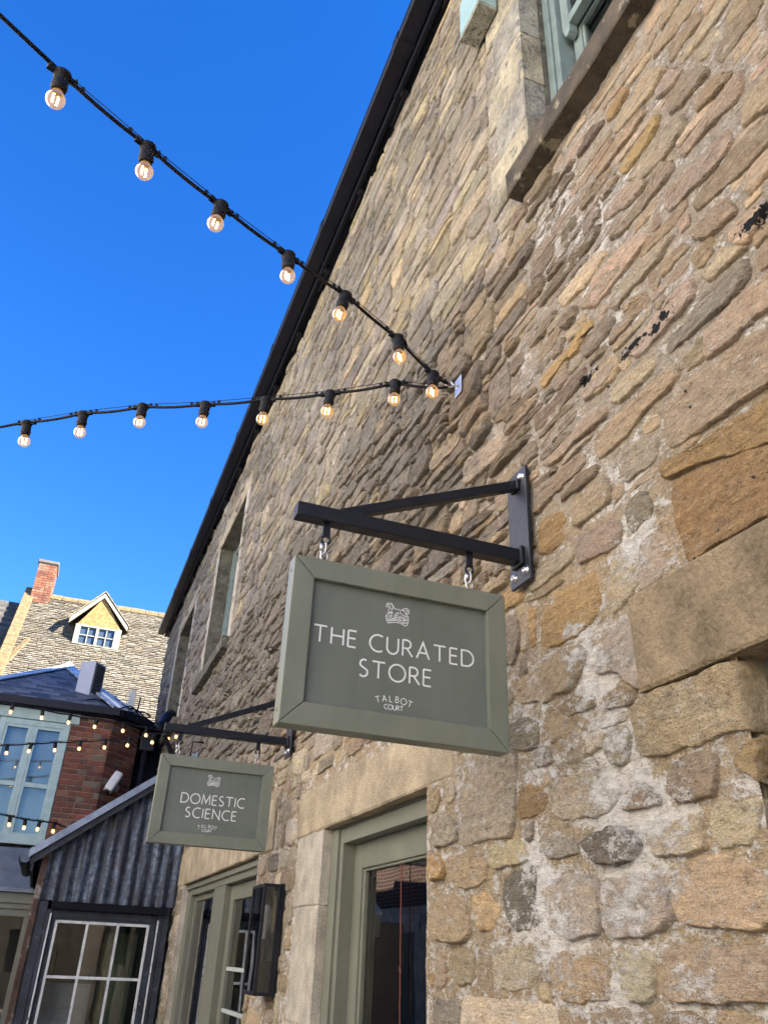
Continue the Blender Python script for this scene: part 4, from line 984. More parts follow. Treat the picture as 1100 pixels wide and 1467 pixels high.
def festoon(label, lamps, base, dirv, ends, sag=.012, cr=.0065, tilt=0., group='festoon light strings', rl=True):
    """lamps: bulb centres in pixels, on the vertical plane through base along dirv"""
    ps = [onv(x, y, base, *dirv)+np.array([0, 0, .112]) for x, y in lamps]
    t = empty('festoon_lights', Vector(ps[-1]), label, 'string lights', group)
    ang = math.atan2(dirv[1], dirv[0]); d2 = np.array([dirv[0], dirv[1], 0.]); d2 = d2/np.linalg.norm(d2)
    pts = [np.array(ends[0])] if ends[0] is not None else []
    pts += [p for p in ps]
    if ends[1] is not None: pts.append(np.array(ends[1]))
    path = []; wire = []; lug = MB()
    for a, b in zip(pts[:-1], pts[1:]):
        L = np.linalg.norm(b-a)
        for i in range(8):
            s = i/8; p = a+(b-a)*s; p[2] -= sag*4*s*(1-s)*min(1, L/.35)+.004; path.append(p)
        if L < 1: 
            for s in (.22, .78):
                p = a+(b-a)*s; p[2] -= sag*4*s*(1-s)-.002; lug.box(p+np.array([-.006, -.006, -.004]), p+np.array([.006, .006, .013]))
    path.append(pts[-1]); m = MB(); m.tube(path, cr, 8)
    m.tube([p+np.array([0, 0, .008]) for p in pts], .0016, 5); m.add(lug.v, lug.f)
    m.build('cable', M['rubber'], t)
    for i, p in enumerate(ps):
        h = bpy.data.objects.new('lamp_holder', LH); C.objects.link(h); h.parent = t; h.location = Vector(p)-t.location
        k = min(max(i, 0), len(ps)-2); sl = math.atan2(ps[k+1][2]-ps[k][2], np.linalg.norm((ps[k+1]-ps[k])[:2]))
        h.rotation_euler = (rng.uniform(-.17, .17), rng.uniform(-.15, .15)+tilt, ang+rng.uniform(-.15, .15))
        for nm, me_ in (('bulb', LB), ('filament', LF)):
            o = bpy.data.objects.new(nm, me_); C.objects.link(o); o.parent = h
    return t, ps
HK = onx(655, 553, D-.03); HKP = np.array([D-.075, HK[1], HK[2]-.0])
d1 = np.array([.90, .43]); d2_ = np.array([1.0, -.66])
fest, ps1 = festoon('upper festoon string rising from the wall hook to the top left corner', [(78, 138), (203, 241), (311, 326), (409, 396), (493, 452), (568, 513), (620, 565)], HKP, d1, (None, HKP))
fest2, ps2 = festoon('lower festoon string running nearly level from the wall hook to the left', [(31, 631), (113, 618), (199, 609), (290, 606), (378, 599), (471, 591), (565, 577)], HKP, d2_, (None, HKP-np.array([0, 0, .02])))
for fo, ps_, end in ((fest, ps1, (-4.55, -.6, 4.4)), (fest2, ps2, (-4.55, 6.5, 4.05))):   # the cables carry on to the houses across the lane
    m = MB(); a = np.array(ps_[0]); e2 = np.array(end); q_ = ps_[0]-ps_[1]; sl = q_[2]/np.linalg.norm(q_[:2]); L = np.linalg.norm((e2-a)[:2]); P = []
    for i in range(25):
        s = i/24; p = a+(e2-a)*s; z_lin = a[2]+sl*L*s; p[2] = z_lin+(e2[2]-a[2]-sl*L)*s*s; p[2] -= .004; P.append(p)
    m.tube(P, .0065, 8); m.build('cable', M['rubber'], fo)
hk = empty('wall_hook', (D, HK[1], HK[2]), 'small galvanised hook plate on the wall where two festoon strings meet', 'hook')
m = MB(); m.box((D-.028, HK[1]-.03, HK[2]-.045), (D-.020, HK[1]+.03, HK[2]+.045)); m.build('back_plate', M['steel'], hk, .002)
m = MB(); m.tube([(D+.01, HK[1], HK[2]-.03), (D-.02, HK[1], HK[2]-.03)], .006); m.tube([(D+.01, HK[1], HK[2]+.03), (D-.021, HK[1], HK[2]+.03)], .006); m.build('bolt', M['steel'], hk)
m = MB(); m.tube([(D-.026, HK[1], HK[2]), (D-.055, HK[1], HK[2])], .005); m.ring((D-.072, HK[1], HK[2]), .018, .0045, (0, 1, 0)); m.build('eye', M['steel'], hk)

# far strings, on a steel arm off the wall
AR = onx(247, 1083, D-.02); tip = np.array(onv(236, 1053, np.array([D, AR[1], 0]), 1, .25))
fa = empty('wall_bracket', tuple(AR), 'dark steel strut off the wall behind the further sign holding festoon ends', 'bracket')
MB().bar(tuple(AR), tuple(tip), .05, .05).build('strut', M['black_metal'], fa); MB().box((D-.03, AR[1]-.06, AR[2]-.1), (D-.018, AR[1]+.06, AR[2]+.1)).build('back_plate', M['black_metal'], fa)
k = 1/3.93; T1 = lambda L: [(x*k, 780+y*k) for x, y in L]
pa = tip.copy()
festoon('further festoon string passing level with the blue window head', T1([(-105, 918), (65, 948), (232, 977), (390, 1006), (540, 1031), (688, 1050), (820, 1076), (948, 1096)]), pa, np.array([1.0, .35]), (None, pa), .012, .009)
festoon('further festoon string crossing the middle of the blue window', T1([(-110, 1185), (30, 1177), (170, 1169), (303, 1160), (446, 1154), (585, 1146), (724, 1136), (858, 1117), (992, 1083)]), pa, np.array([1.0, .05]), (None, pa), .012, .009)
z5 = np.array([0, 11.6, 0]); e5 = ony(120, 1192, 12.3)
festoon('lowest far festoon string with small lamps above the lean-to roof edge', [(-9, 1178), (12, 1182), (34, 1186.5), (55, 1189), (75, 1191.5)], z5, np.array([1.0, .35]), (None, e5), .01, .009)

# ================================================================== CORRUGATED LEAN-TO
YL = 9.1
lt = empty('lean_to', (.55, YL, 0), 'blackened corrugated iron lean-to with a white barred window against the stone wall', 'lean-to')
def corr_mat():
    m, t, b = newmat('blackened_corrugated_iron'); tc = pos(t)
    mp = nd(t, 'ShaderNodeMapping'); mp.inputs['Scale'].default_value = (14, 14, 1.6); t.links.new(tc, mp.inputs[0])
    n = noise(t, 1.3, 8, .7, mp.outputs[0]); n2 = noise(t, 22, 6, .65)
    c = ramp(t, n.outputs[0], [(.34, (.012, .016, .028)), (.48, (.028, .04, .066)), (.6, (.11, .15, .225)), (.76, (.26, .32, .43))]).outputs[0]
    c = mixc(t, ramp(t, n2.outputs[0], [(.42, (0,)*3), (.6, (.8,)*3)]).outputs[0], c, (.02, .022, .03)); c = mixc(t, ramp(t, noise(t, 3, 4).outputs[0], [(.66, (0,)*3), (.75, (.6,)*3)]).outputs[0], c, (.07, .03, .02))
    t.links.new(c, b.inputs['Base Color']); b.inputs['Roughness'].default_value = .55; b.inputs['Metallic'].default_value = .25
    bump(t, b, n2.outputs[0], .6, .004); return m
M['corr'] = corr_mat()
M['lead'] = smat('weathered_lead', (.17, .2, .25), .5, .3, var=.25, scale=5, bmp=.002, bscale=40)
M['flash'] = smat('zinc_verge', (.26, .31, .40), .45, .5, var=.25, scale=7, bmp=.0015, bscale=50)
M['black_wood'] = smat('tarred_timber', (.026, .033, .047), .7, var=.45, scale=8, bmp=.006, bscale=40, speck=((.15, .17, .2), .64, 26))
M['peeling'] = smat('peeling_white_paint', (.58, .61, .63), .7, var=.15, scale=14, bmp=.003, bscale=80, speck=((.14, .145, .15), .62, 24))
M['rust'] = smat('rusty_post', (.085, .05, .038), .85, var=.5, scale=7, bmp=.004, bscale=60, speck=((.22, .215, .21), .52, 7))
zr = lambda x: GZ+.831+(x+.175)*.755        # top of the roof edge
zl = .39+GZ; xe = -.02
cl = MB(); xs = np.arange(xe, D-.005, .008); V = []; F_ = []
for x in xs:
    y = YL+.012*math.sin(2*math.pi*x/.114)
    jag = .012*math.sin(x*23)+.006
    V += [(x, y, zl-.005+jag*.3), (x, y, zr(x)-.03)]
n = len(xs)
F_ = [(2*i, 2*i+2, 2*i+3, 2*i+1) for i in range(n-1)]; cl.add(V, F_, True); cl.build('corrugated_cladding', M['corr'], lt)
rfm = MB(); 
for i, yv in enumerate((YL-.10,)): pass
xa, xb = -.21, D-.02
rfm.prism([(xa, YL-.10, zr(xa)-.012), (xb, YL-.10, zr(xb)-.012), (xb, YL-.10, zr(xb)), (xa, YL-.10, zr(xa))], (0, 3.1, 0)); rfm.build('roof_sheet', M['lead'], lt)
f = MB(); f.prism([(xa, YL-.125, zr(xa)-.07), (xb, YL-.125, zr(xb)-.07), (xb, YL-.125, zr(xb)+.008), (xa, YL-.125, zr(xa)+.008)], (0, .024, 0)); f.build('verge_flashing', M['flash'], lt)
f = MB(); f.prism([(xa+.03, YL-.10, zr(xa)-.13), (xb, YL-.10, zr(xb)-.13), (xb, YL-.10, zr(xb)-.0125), (xa+.03, YL-.10, zr(xa)-.0125)], (0, .03, 0)); f.build('barge_board', M['black_wood'], lt)
f = MB(); f.box((.09, YL-.075, zl-.075), (1.16, YL-.018, zl-.008)); f.build('window_hood', M['fascia'], lt, .004)
wx0, wx1 = .115, 1.145; wt = zl-.09
f = MB(); f.box((wx0-.05, YL-.02, .5), (wx0, YL+.06, wt+.015)); f.box((wx1-.05, YL-.02, .5), (wx1, YL+.06, wt+.015)); f.box((wx0, YL-.012, wt-.05), (wx1-.05, YL+.06, wt+.015)); f.box((wx0, YL-.03, .5), (wx1-.05, YL+.06, .58))
wfr = f.build('window', M['black_wood'], lt, .004)
for p, q_ in (((wx0-.018, YL-.032, .55), (wx0-.004, YL-.0202, wt-.02)), ((wx1-.048, YL-.032, .9), (wx1-.034, YL-.0202, wt-.03))): MB().box(p, q_).build('architrave', M['peeling'], wfr)
px0, px1 = wx0+.055, wx1-.125; pw = (px1-px0)/3; ph = .455
f = MB(); f.box((px0-.05, YL+.0, .58), (px0, YL+.04, wt-.05)); f.box((px1, YL+.0, .58), (px1+.07, YL+.04, wt-.05)); f.box((px0, YL+.0, wt-.075), (px1, YL+.04, wt-.051)); f.build('sash', M['black_wood'], wfr)
f = MB(); zt = wt-.085
def gbar(a, b): f.box(a, b)
for i in range(4):
    x = px0+i*pw; f.box((x-.012, YL-.008, .6), (x+.012, YL+.034, zt+.01))
for j in range(4):
    z_ = zt-j*ph
    for i in range(3): f.box((px0+i*pw+.0122, YL-.006, z_-.012), (px0+(i+1)*pw-.0122, YL+.033, z_+.012))
f.build('glazing_bar', M['peeling'], wfr, .003)
for i in range(3):
    for j in range(3): MB().box((px0+i*pw+.0125, YL+.012, zt-(j+1)*ph+.0125), (px0+(i+1)*pw-.0125, YL+.015, zt-j*ph-.0125)).build('pane', M['glass'], wfr)
for p, q_ in (((-.02, YL-.015, 0), (wx0-.052, YL+.05, zl-.01)), ((wx1+.002, YL-.012, 0), (D-.04, YL+.05, zl-.01))): MB().box(p, q_).build('boarding', M['black_wood'], lt, .006)
f = MB(); f.box((wx0-.05, YL-.01, 0), (wx1, YL+.05, .498)); f.build('apron_boarding', M['black_wood'], lt)
f = MB(); f.box((-.085, YL-.03, 0), (-.022, YL+.04, zr(-.05)-.14)); f.build('corner_post', M['rust'], lt, .012)
f = MB(); f.box((-.06, YL+.052, 0), (-.03, 12.1, zr(-.05)-.1)); f.box((-.02, YL+2.2, 0), (D-.05, YL+2.25, 1.9)); f.build('side_wall', M['black_wood'], lt)
gm = MB(); gx, gz_ = -.235, zr(-.21)-.06; k = 10; pr = [(-.058*math.cos(math.pi*i/k), -.058*math.sin(math.pi*i/k)) for i in range(k+1)]
for (ya_, yb_, e) in ((8.99, 9.22, .0), (9.2, 9.28, .006), (9.24, 10.9, .0), (9.6, 9.68, .006)):
    V = []; F_ = []
    for y in (ya_, yb_):
        V += [(gx+a*(1+e/.058), y, gz_+b*(1+e/.058)) for a, b in pr]+[(gx+a*(.92+e/.058), y, gz_+b*(.92+e/.058)) for a, b in pr[::-1]]
    n = len(V)//2; F_ = [(i, (i+1) % n, n+(i+1) % n, n+i) for i in range(n)]+[(0+i, 1+i, n-2-i, n-1-i) for i in range(k)]+[(n+i, n+1+i, 2*n-2-i, 2*n-1-i) for i in range(k)]
    gm.add(V, F_, True)
gm.build('gutter', M['gutter'], lt)
MB().box((-.17, YL-.09, zr(-.17)-.21), (-.145, 12.0, zr(-.17)-.02)).build('eaves_board', M['black_wood'], lt)
# inside the lean-to: fitted kitchen seen dimly through the glass
kw = empty('kitchen_cabinet', (.3, 9.75, 0), 'white kitchen cabinet with dark worktop inside the lean-to window', 'cabinet')
f = MB(); f.box((.02, 9.55, .35), (.62, 10.1, 1.40)); c_ = f.build('carcass', smat('white_cabinet', (.55, .57, .58), .5, var=.08), kw)
MB().box((-.0, 9.52, 1.405), (.66, 10.12, 1.45)).build('worktop', M['dark'], kw)
for x in (.05, .34): MB().box((x, 9.535, .6), (x+.26, 9.549, 1.18)).build('door', smat('white_cabinet_door', (.6, .61, .6), .45, var=.06), kw, .004); MB().box((x, 9.535, 1.20), (x+.26, 9.549, 1.37)).build('drawer', smat('white_cabinet_front', (.6, .61, .6), .45, var=.06), kw, .004)
gc = empty('tall_cupboard', (.9, 9.9, 0), 'olive green tall cupboard inside the lean-to beside the white cabinet', 'cupboard')
MB().box((.70, 9.75, .2), (1.0, 10.1, 1.85)).build('carcass', smat('green_cupboard', (.17, .2, .1), .5), gc)
for z_ in (.35, 1.1): MB().box((.73, 9.735, z_), (.97, 9.749, z_+.66)).build('door', smat('green_cupboard_door', (.19, .22, .12), .5), gc, .004)
jr = MB(); jr.lathe([(0, 0), (.07, 0), (.075, .05), (.07, .2), (.04, .26), (.04, .3), (0, .3)], (.18, 9.7, 1.45), 14); tag(jr.build('storage_jar', smat('dark_green_glaze', (.02, .07, .04), .2)), 'dark green jar on the worktop behind the lean-to window', 'jar')
f = MB(); f.box((-.02, 10.6, 0), (D-.06, 10.62, 2.6)); f.build('back_lining', M['interior'], lt)

# ================================================================== BRICK BUILDING WITH CANTED BAY
YB_ = 12.5
bb = empty('brick_building', (0, YB_, 0), 'red brick canted bay with blue windows and a slate hipped roof', 'building')
M['brickmortar'] = smat('brick_mortar', (.3, .26, .215), .95, var=.2, scale=10, bmp=.004, bscale=60)
BM = [smat('red_brick', c, .9, var=.25, scale=13, bmp=.004, bscale=90, spec=.2) for c in ((.15, .058, .043), (.175, .07, .05), (.125, .052, .042), (.10, .055, .046), (.20, .10, .07), (.15, .12, .10))]
def bm(): return BM[rng.choice((0, 0, 0, 1, 1, 2, 2, 3, 4, 5))]
xc, xw0, xw1 = .427, -1.04, -.172; zb0, zb1 = 0, 2.98+GZ
cdir = np.array([.70, .71])                 # direction of the canted side
cend = np.array([xc, YB_])+cdir*.62
bw = MB(); pf = [(-1.6, YB_+.012), (xw0-.04, YB_+.012), (xw0-.04, YB_+.3), (xw1+.04, YB_+.3), (xw1+.04, YB_+.012), (xc-.005, YB_+.012), (cend[0]-.009, cend[1]+.009), (cend[0]-.009, 16), (-1.6, 16)]
bw.prism([(x, y, 0) for x, y in pf], (0, 0, zb1)); bwall = bw.build('bay_wall', M['brickmortar'], bb)
BP = {}
def brick_mesh(L, mi):
    if (L, mi) not in BP:
        m = MB(); r2 = random.Random(hash((L, mi)) & 255); h = .064; dp = .03
        j = lambda: r2.uniform(-.0025, .0025)
        a = [(j(), 0, j()), (L+j(), 0, j()), (L+j(), 0, h+j()), (j(), 0, h+j())]; i_ = .004
        m.add([(a[0][0]+i_, -.0, a[0][2]+i_), (a[1][0]-i_, 0, a[1][2]+i_), (a[2][0]-i_, 0, a[2][2]-i_), (a[3][0]+i_, 0, a[3][2]-i_)]+[(p[0], .004, p[2]) for p in a]+[(p[0], dp, p[2]) for p in a],
              [(0, 1, 2, 3), (0, 4, 5, 1), (1, 5, 6, 2), (2, 6, 7, 3), (3, 7, 4, 0), (4, 8, 9, 5), (5, 9, 10, 6), (6, 10, 11, 7), (7, 11, 8, 4)])
        BP[(L, mi)] = m.mesh('brick', BM[mi])
    return BP[(L, mi)]
def course(p0, dr, length, z, par):
    x = 0; ang = math.atan2(dr[1], dr[0]); hd = par
    while x < length-.02:
        L = .102 if hd else .212
        if not hd and rng.random() < .25: L = .15
        L = min(L, length-x-.0)
        if length-x-L < .05: L = length-x
        L = round(L, 2)
        o = bpy.data.objects.new('brick', brick_mesh(L, BM.index(bm()))); C.objects.link(o); setpar(o, bwall)
        o.location = Vector((p0[0]+dr[0]*x, p0[1]+dr[1]*x, z))-wloc(bwall)+Vector((0, rng.uniform(-.004, .001), 0)); o.rotation_euler = (0, 0, ang)
        x += L+.010; hd = not hd
z = .95+GZ; i = 0
while z < zb1-.06:
    course((xw1+.045, YB_), (1, 0), xc-xw1-.045, z, i % 2); course((xc+.004, YB_+.004), cdir, .61, z, (i+1) % 2); z += .074; i += 1
# blue window of the bay
wz0, wz1 = 1.235+GZ, 2.78+GZ
f = MB(); f.box((xw0-.035, YB_-.01, wz0-.06), (xw0+.05, YB_+.1, wz1+.02)); f.box((xw1-.055, YB_-.01, wz0-.06), (xw1+.035, YB_+.1, wz1+.02)); f.box((xw0+.05, YB_-.01, wz1-.06), (xw1-.055, YB_+.1, wz1+.02)); f.box((xw0+.05, YB_-.01, wz0-.06), (xw1-.055, YB_+.1, wz0+.03))
xm = float(ony(29, 1120, YB_)[0]); zm = float(ony(67, 1127, YB_)[2])
xm0 = (xw0+xw1)/2
f.box((xm-.03, YB_-.005, wz0+.03), (xm+.03, YB_+.09, wz1-.06))
wfb = f.build('window', M['aqua'], bb, .006)
f = MB()
for a, b in ((xw0+.05, xm-.03), (xm+.03, xw1-.055)):
    f.box((a, YB_+.0, wz0+.03), (a+.035, YB_+.07, wz1-.06)); f.box((b-.035, YB_, wz0+.03), (b, YB_+.07, wz1-.06)); f.box((a+.035, YB_, wz1-.1), (b-.035, YB_+.07, wz1-.06)); f.box((a+.035, YB_, zm-.03), (b-.035, YB_+.07, zm+.03)); f.box((a+.035, YB_, wz0+.03), (b-.035, YB_+.07, wz0+.08))
    MB().box((a+.03, YB_+.03, wz0+.06), (b-.03, YB_+.034, wz1-.08)).build('pane', M['glass'], wfb)
f.build('glazing_bar', M['aqua'], wfb, .003)
blm = smat('pale_blind', (.62, .7, .76), .8, var=.1, scale=1.5); MB().box((xw0-.03, YB_+.14, wz0-.05), (xw1+.03, YB_+.15, wz1)).build('window_blind', blm, bb)
f = MB(); f.box((xw0-.3, YB_-.03, wz1+.025), (xw1+.14, YB_+.02, zb1)); f.build('frieze_board', M['aqua'], bb, .006)
# eaves and hipped slate roof
apx = np.array(ony(98, 958, 15.3)); ez = 3.05+GZ
ev = [np.array([-1.75, YB_-.14, ez]), np.array([xc+.06, YB_-.14, ez]), np.array([cend[0]+.13, cend[1]-.05, ez]), np.array([cend[0]+.13, 16.0, ez])]
f = MB(); f.prism([(-1.7, YB_-.10, ez-.1), (xc+.04, YB_-.10, ez-.1), (cend[0]+.09, cend[1]-.03, ez-.1), (cend[0]+.09, 16, ez-.1), (-1.7, 16, ez-.1)], (0, 0, .06)); f.build('soffit', M['fascia'], bb)
f = MB()
for a, b in zip(ev[:-1], ev[1:]): f.bar(a+np.array([0, 0, -.03]), b+np.array([0, 0, -.03]), .11, .10)
f.build('gutter', M['gutter'], bb)
hip_l = np.array([-1.75, YB_-.10, ez+.02])
f = MB(); f.add([hip_l, ev[1]+[0, .04, .0], apx], [(0, 1, 2)]); f.add([ev[1]+[0, .04, 0], ev[2], apx], [(0, 1, 2)]); f.add([ev[2], ev[3], apx+[0, 1.7, 0], apx], [(0, 1, 2, 3)]); f.add([hip_l, apx, apx+[0, 1.7, 0], [-1.75, 16, ez]], [(0, 1, 2, 3)])
rdeck = f.build('roof_deck', M['fascia'], bb)
SL = [smat('blue_slate', c, .75, var=.25, scale=6, bmp=.002, bscale=50, spec=.25) for c in ((.105, .11, .12), (.15, .155, .16), (.07, .075, .085), (.19, .185, .18))]
SMESH = {}
def slate_mesh(wd, L, mi):
    if (wd, L, mi) not in SMESH:
        m = MB(); m.add([(-wd/2, -.02, 0), (wd/2, -.02, 0), (wd/2, L, .0), (-wd/2, L, 0), (-wd/2, -.02, .018), (wd/2, -.02, .018), (wd/2, L, .004), (-wd/2, L, .004)], [(0, 3, 2, 1), (4, 5, 6, 7), (0, 1, 5, 4), (1, 2, 6, 5), (3, 0, 4, 7)])
        SMESH[(wd, L, mi)] = m.mesh('roof_slate', SL[mi])
    return SMESH[(wd, L, mi)]
def slate_face(a, b, top, gauge=.15, wd=.235):
    a, b, top = map(np.array, (a, b, top)); ex = (b-a)/np.linalg.norm(b-a); n = np.cross(ex, top-a); n = n/np.linalg.norm(n); eu = np.cross(n, ex); H = (top-a)@eu; W = np.linalg.norm(b-a); tx = (top-a)@ex
    r = 0; u = 0
    while u < H-.05:
        s = u/H; xl, xr = tx*s, W+(tx-W)*s; x = xl+(wd/2 if r % 2 else wd*.1)
        while x < xr-.03:
            p = a+ex*x+eu*u+n*.012
            q_ = project(p)
            if -30 < q_[0] < 260:
                o = bpy.data.objects.new('roof_slate', slate_mesh(wd-.006, gauge*1.25, rng.randrange(4))); C.objects.link(o)
                Mx = Matrix(((ex[0], eu[0], n[0]), (ex[1], eu[1], n[1]), (ex[2], eu[2], n[2]))).to_4x4()
                o.matrix_world = Matrix.Translation(Vector(p))@Mx@Matrix.Rotation(R_(3.2), 4, 'X')
                o.parent = rdeck; o.matrix_parent_inverse = Matrix.Translation(-wloc(rdeck))
            x += wd
        u += gauge; r += 1
slate_face(hip_l, ev[1]+[0, .04, 0], apx); slate_face(ev[1]+[0, .04, 0], ev[2], apx)
M['whitelead'] = smat('pale_lead_hip', (.6, .63, .66), .5, .1, var=.12, scale=4, bmp=.003, bscale=30)
for a, b in ((hip_l+[0, 0, .04], apx+[0, 0, .05]), (ev[1]+[0, .06, .05], apx+[0, 0, .05]), (ev[2]+[0, 0, .0], apx+[.0, .02, .02])):
    m = MB(); m.bar(a, b, .24, .02); m.tube([a+np.array([0, 0, .01]), b+np.array([0, 0, .01])], .022, 8); m.build('hip_flashing', M['whitelead'], bb)
m = MB(); m.lathe([(.10, -.02), (.08, .05), (.03, .09), (0, .12)], apx+[0, 0, .03], 10); m.build('finial_cap', M['whitelead'], bb)
f = MB()                                    # loose wiring dressed along the gutter
for k in range(3):
    P = []; a = ev[1]+[-.5+.2*k, -.02, .04]; b = ev[2]+[-.02, .05, .06]
    for i in range(15):
        s = i/14; P.append(a+(b-a)*s+np.array([0, -.03, .04+.05*math.sin(s*9+k*2)]))
    f.tube(P, .011, 6)
f.build('gutter_wiring', M['rubber'], bb)
# lead canopy and shop front under the bay window
f = MB(); f.prism([(-1.6, YB_-.01, GZ+1.13), (-1.6, YB_-.95, GZ+.60), (-1.6, YB_-.95, GZ+.56), (-1.6, YB_-.01, GZ+.60)], (1.6-.10, 0, 0)); f.build('lead_canopy', M['lead'], bb)
f = MB(); f.box((-1.6, YB_-.90, GZ+.38), (-.1, YB_-.84, GZ+.558)); f.box((-1.6, YB_-.92, GZ+.44), (-.1, YB_-.9, GZ+.48)); f.build('shop_fascia', M['joinery'], bb, .004)
f = MB(); f.box((-1.6, YB_-.88, GZ+.30), (-.1, YB_-.80, GZ+.379)); f.box((-.16, YB_-.88, 0), (-.1, YB_-.80, GZ+.299)); f.box((-1.2, YB_-.88, 0), (-1.12, YB_-.80, GZ+.299))
sf = f.build('shop_front', M['joinery'], bb, .004); MB().box((-1.12, YB_-.85, .3), (-.16, YB_-.846, GZ+.299)).build('pane', M['glass'], sf)
MB().box((-2.2, YB_-.3, 0), (-.1, YB_-.28, GZ+.5)).build('shop_lining', M['interior'], bb)
# rainwater pipe in the dark gap beside the bay
dp = empty('drainpipe', (float(cend[0])+.16, float(cend[1])+.1, 0), 'dark drainpipe with hopper in the gap beside the brick bay', 'drainpipe')
f = MB(); X, Y_ = float(cend[0])+.12, float(cend[1])-.05; f.tube([(X, Y_, .3), (X, Y_, ez-.42)], .042, 10); f.build('pipe', M['gutter'], dp)
f = MB(); f.box((X-.1, Y_-.08, ez-.42), (X+.12, Y_+.1, ez-.14)); f.build('hopper', M['gutter'], dp, .02)
f = MB(); f.tube([(X+.08, Y_+.1, ez-.05), (X+.2, Y_+.2, ez+.02), (X+.26, Y_+.4, ez+.22), (X+.34, Y_+.5, ez+.3)], .09, 10); f.build('swan_neck', M['gutter'], dp)
f = MB(); f.box((cend[0]-.0, cend[1]+.25, 0), (D-.05, cend[1]+.4, ez+.05)); f.build('recess_shade_wall', M['fascia'], bb)  # near-black colour stands in for the shade of the recess
# louvred unit on the bay roof
ac = np.array(ony(128, 985, 13.3)); acu = empty('ventilation_unit', tuple(ac), 'pale grey louvred ventilation box sitting on the slate roof', 'vent unit')
ang = R_(-38)
def rot(p): x, y, z = p; return (ac[0]+x*math.cos(ang)-y*math.sin(ang), ac[1]+x*math.sin(ang)+y*math.cos(ang), ac[2]+z)
def rbox(m, a, b):
    n = len(m.v); m.box(a, b); m.v[n:] = [rot(p) for p in m.v[n:]]; return m
M['unit'] = smat('pale_grey_casing', (.42, .44, .5), .45, var=.06, scale=5)
rbox(MB(), (-.135, -.14, -.16), (.135, .14, .38)).build('casing', M['unit'], acu, .008)
m = MB()
for i in range(11): rbox(m, (.1355, -.105, -.10+i*.04), (.15, .105, -.075+i*.04))
m.build('louvre', smat('dark_louvre', (.06, .065, .07), .5), acu); rbox(MB(), (.1352, -.11, -.12), (.1354, .11, .35)).build('louvre_back', M['dark'], acu)
rbox(MB(), (-.155, -.16, -.3), (.155, .16, -.162)).build('plinth', M['lead'], acu)
# small white vent post and aerial behind the bay eaves
p = ony(189, 1003, 13.6); m = MB(); m.box((p[0]-.05, p[1]-.05, p[2]-.5), (p[0]+.05, p[1]+.05, p[2]+.16)); tag(m.build('vent_post', smat('white_upvc', (.6, .6, .58), .4, var=.03), None, .006), 'short white vent post standing at the bay eaves by the wall', 'vent post')
p = ony(199, 1010, 13.2); m = MB(); m.tube([(p[0]-.03, p[1], p[2]-.5), (p[0]+.01, p[1], p[2]+.12)], .012, 6); m.tube([(p[0]-.05, p[1], p[2]-.12), (p[0]+.06, p[1], p[2]-.1)], .008, 5); tag(m.build('aerial_rod', M['rubber']), 'thin dark aerial rod beside the white vent post', 'aerial')
# security camera on the canted side
sc0 = np.array(ony(163, 1120, 12.55)); cc = empty('security_camera', tuple(sc0), 'white bullet security camera on the canted brick side', 'camera')
dv = np.array(ony(152, 1138, 12.45))-np.array(ony(174, 1106, 12.62)); dv = dv/np.linalg.norm(dv)
a = sc0-dv*.16; b_ = sc0+dv*.17
m = MB(); m.bar(a, b_, .125, .12, up=(0, -1, .2)); m.build('housing', smat('white_camera_shell', (.62, .64, .66), .4, var=.05), cc, .03)
m = MB(); m.lathe([(0, 0), (.04, 0), (.045, .012), (0, .013)], b_, 12, dv); m.build('lens', M['dark'], cc)
m = MB(); w_ = np.array([xc, YB_])+cdir*.33; e = np.array([w_[0], w_[1], sc0[2]-.05]); m.tube([sc0, (sc0+e)/2+[0, 0, -.05], e], .02, 8); m.lathe([(.05, -.02), (.05, .02), (0, .02)], e, 10, (.7, -.7, 0)); m.build('mount', M['unit'], cc)

# ================================================================== FAR STONE HOUSE
YR = 25.0; RZ = .3725*YR+GZ; SLP = 1.19      # ridge line and roof pitch
hs = empty('stone_house', (0, YR, 0), 'sunlit house with stone slate roof, gabled dormer and brick chimney', 'house')
def onroof(px, py):
    d = ray(px, py); # z = RZ-GZ - SLP*(YR-y)
    t = (RZ-GZ-SLP*YR)/(d[2]-SLP*d[1]); p = d*t; return np.array([p[0], p[1], p[2]+GZ])
rtop = lambda y: RZ-SLP*(YR-y)
XL, XR = float(onroof(43, 868)[0]), 6.5; YE = YR-5.2
M['stoneslate'] = None
def slate_mat():
    m, t, b = newmat('stone_slates'); at = nd(t, 'ShaderNodeAttribute', attribute_name='tint'); n = noise(t, 3, 6, .65); n2 = noise(t, 14, 5, .65)
    c = mixc(t, .6, at.outputs['Color'], ramp(t, n2.outputs[0], [(.3, (.7, .68, .65)), (.55, (1, 1, 1)), (.75, (1.2, 1.17, 1.1))]).outputs[0], 'MULTIPLY')
    c = mixc(t, ramp(t, n.outputs[0], [(.52, (0,)*3), (.68, (.55,)*3)]).outputs[0], c, (.16, .14, .09))
    t.links.new(c, b.inputs['Base Color']); b.inputs['Roughness'].default_value = .95; b.inputs['Specular IOR Level'].default_value = .1
    bump(t, b, n2.outputs[0], .7, .02); return m
M['stoneslate'] = slate_mat()
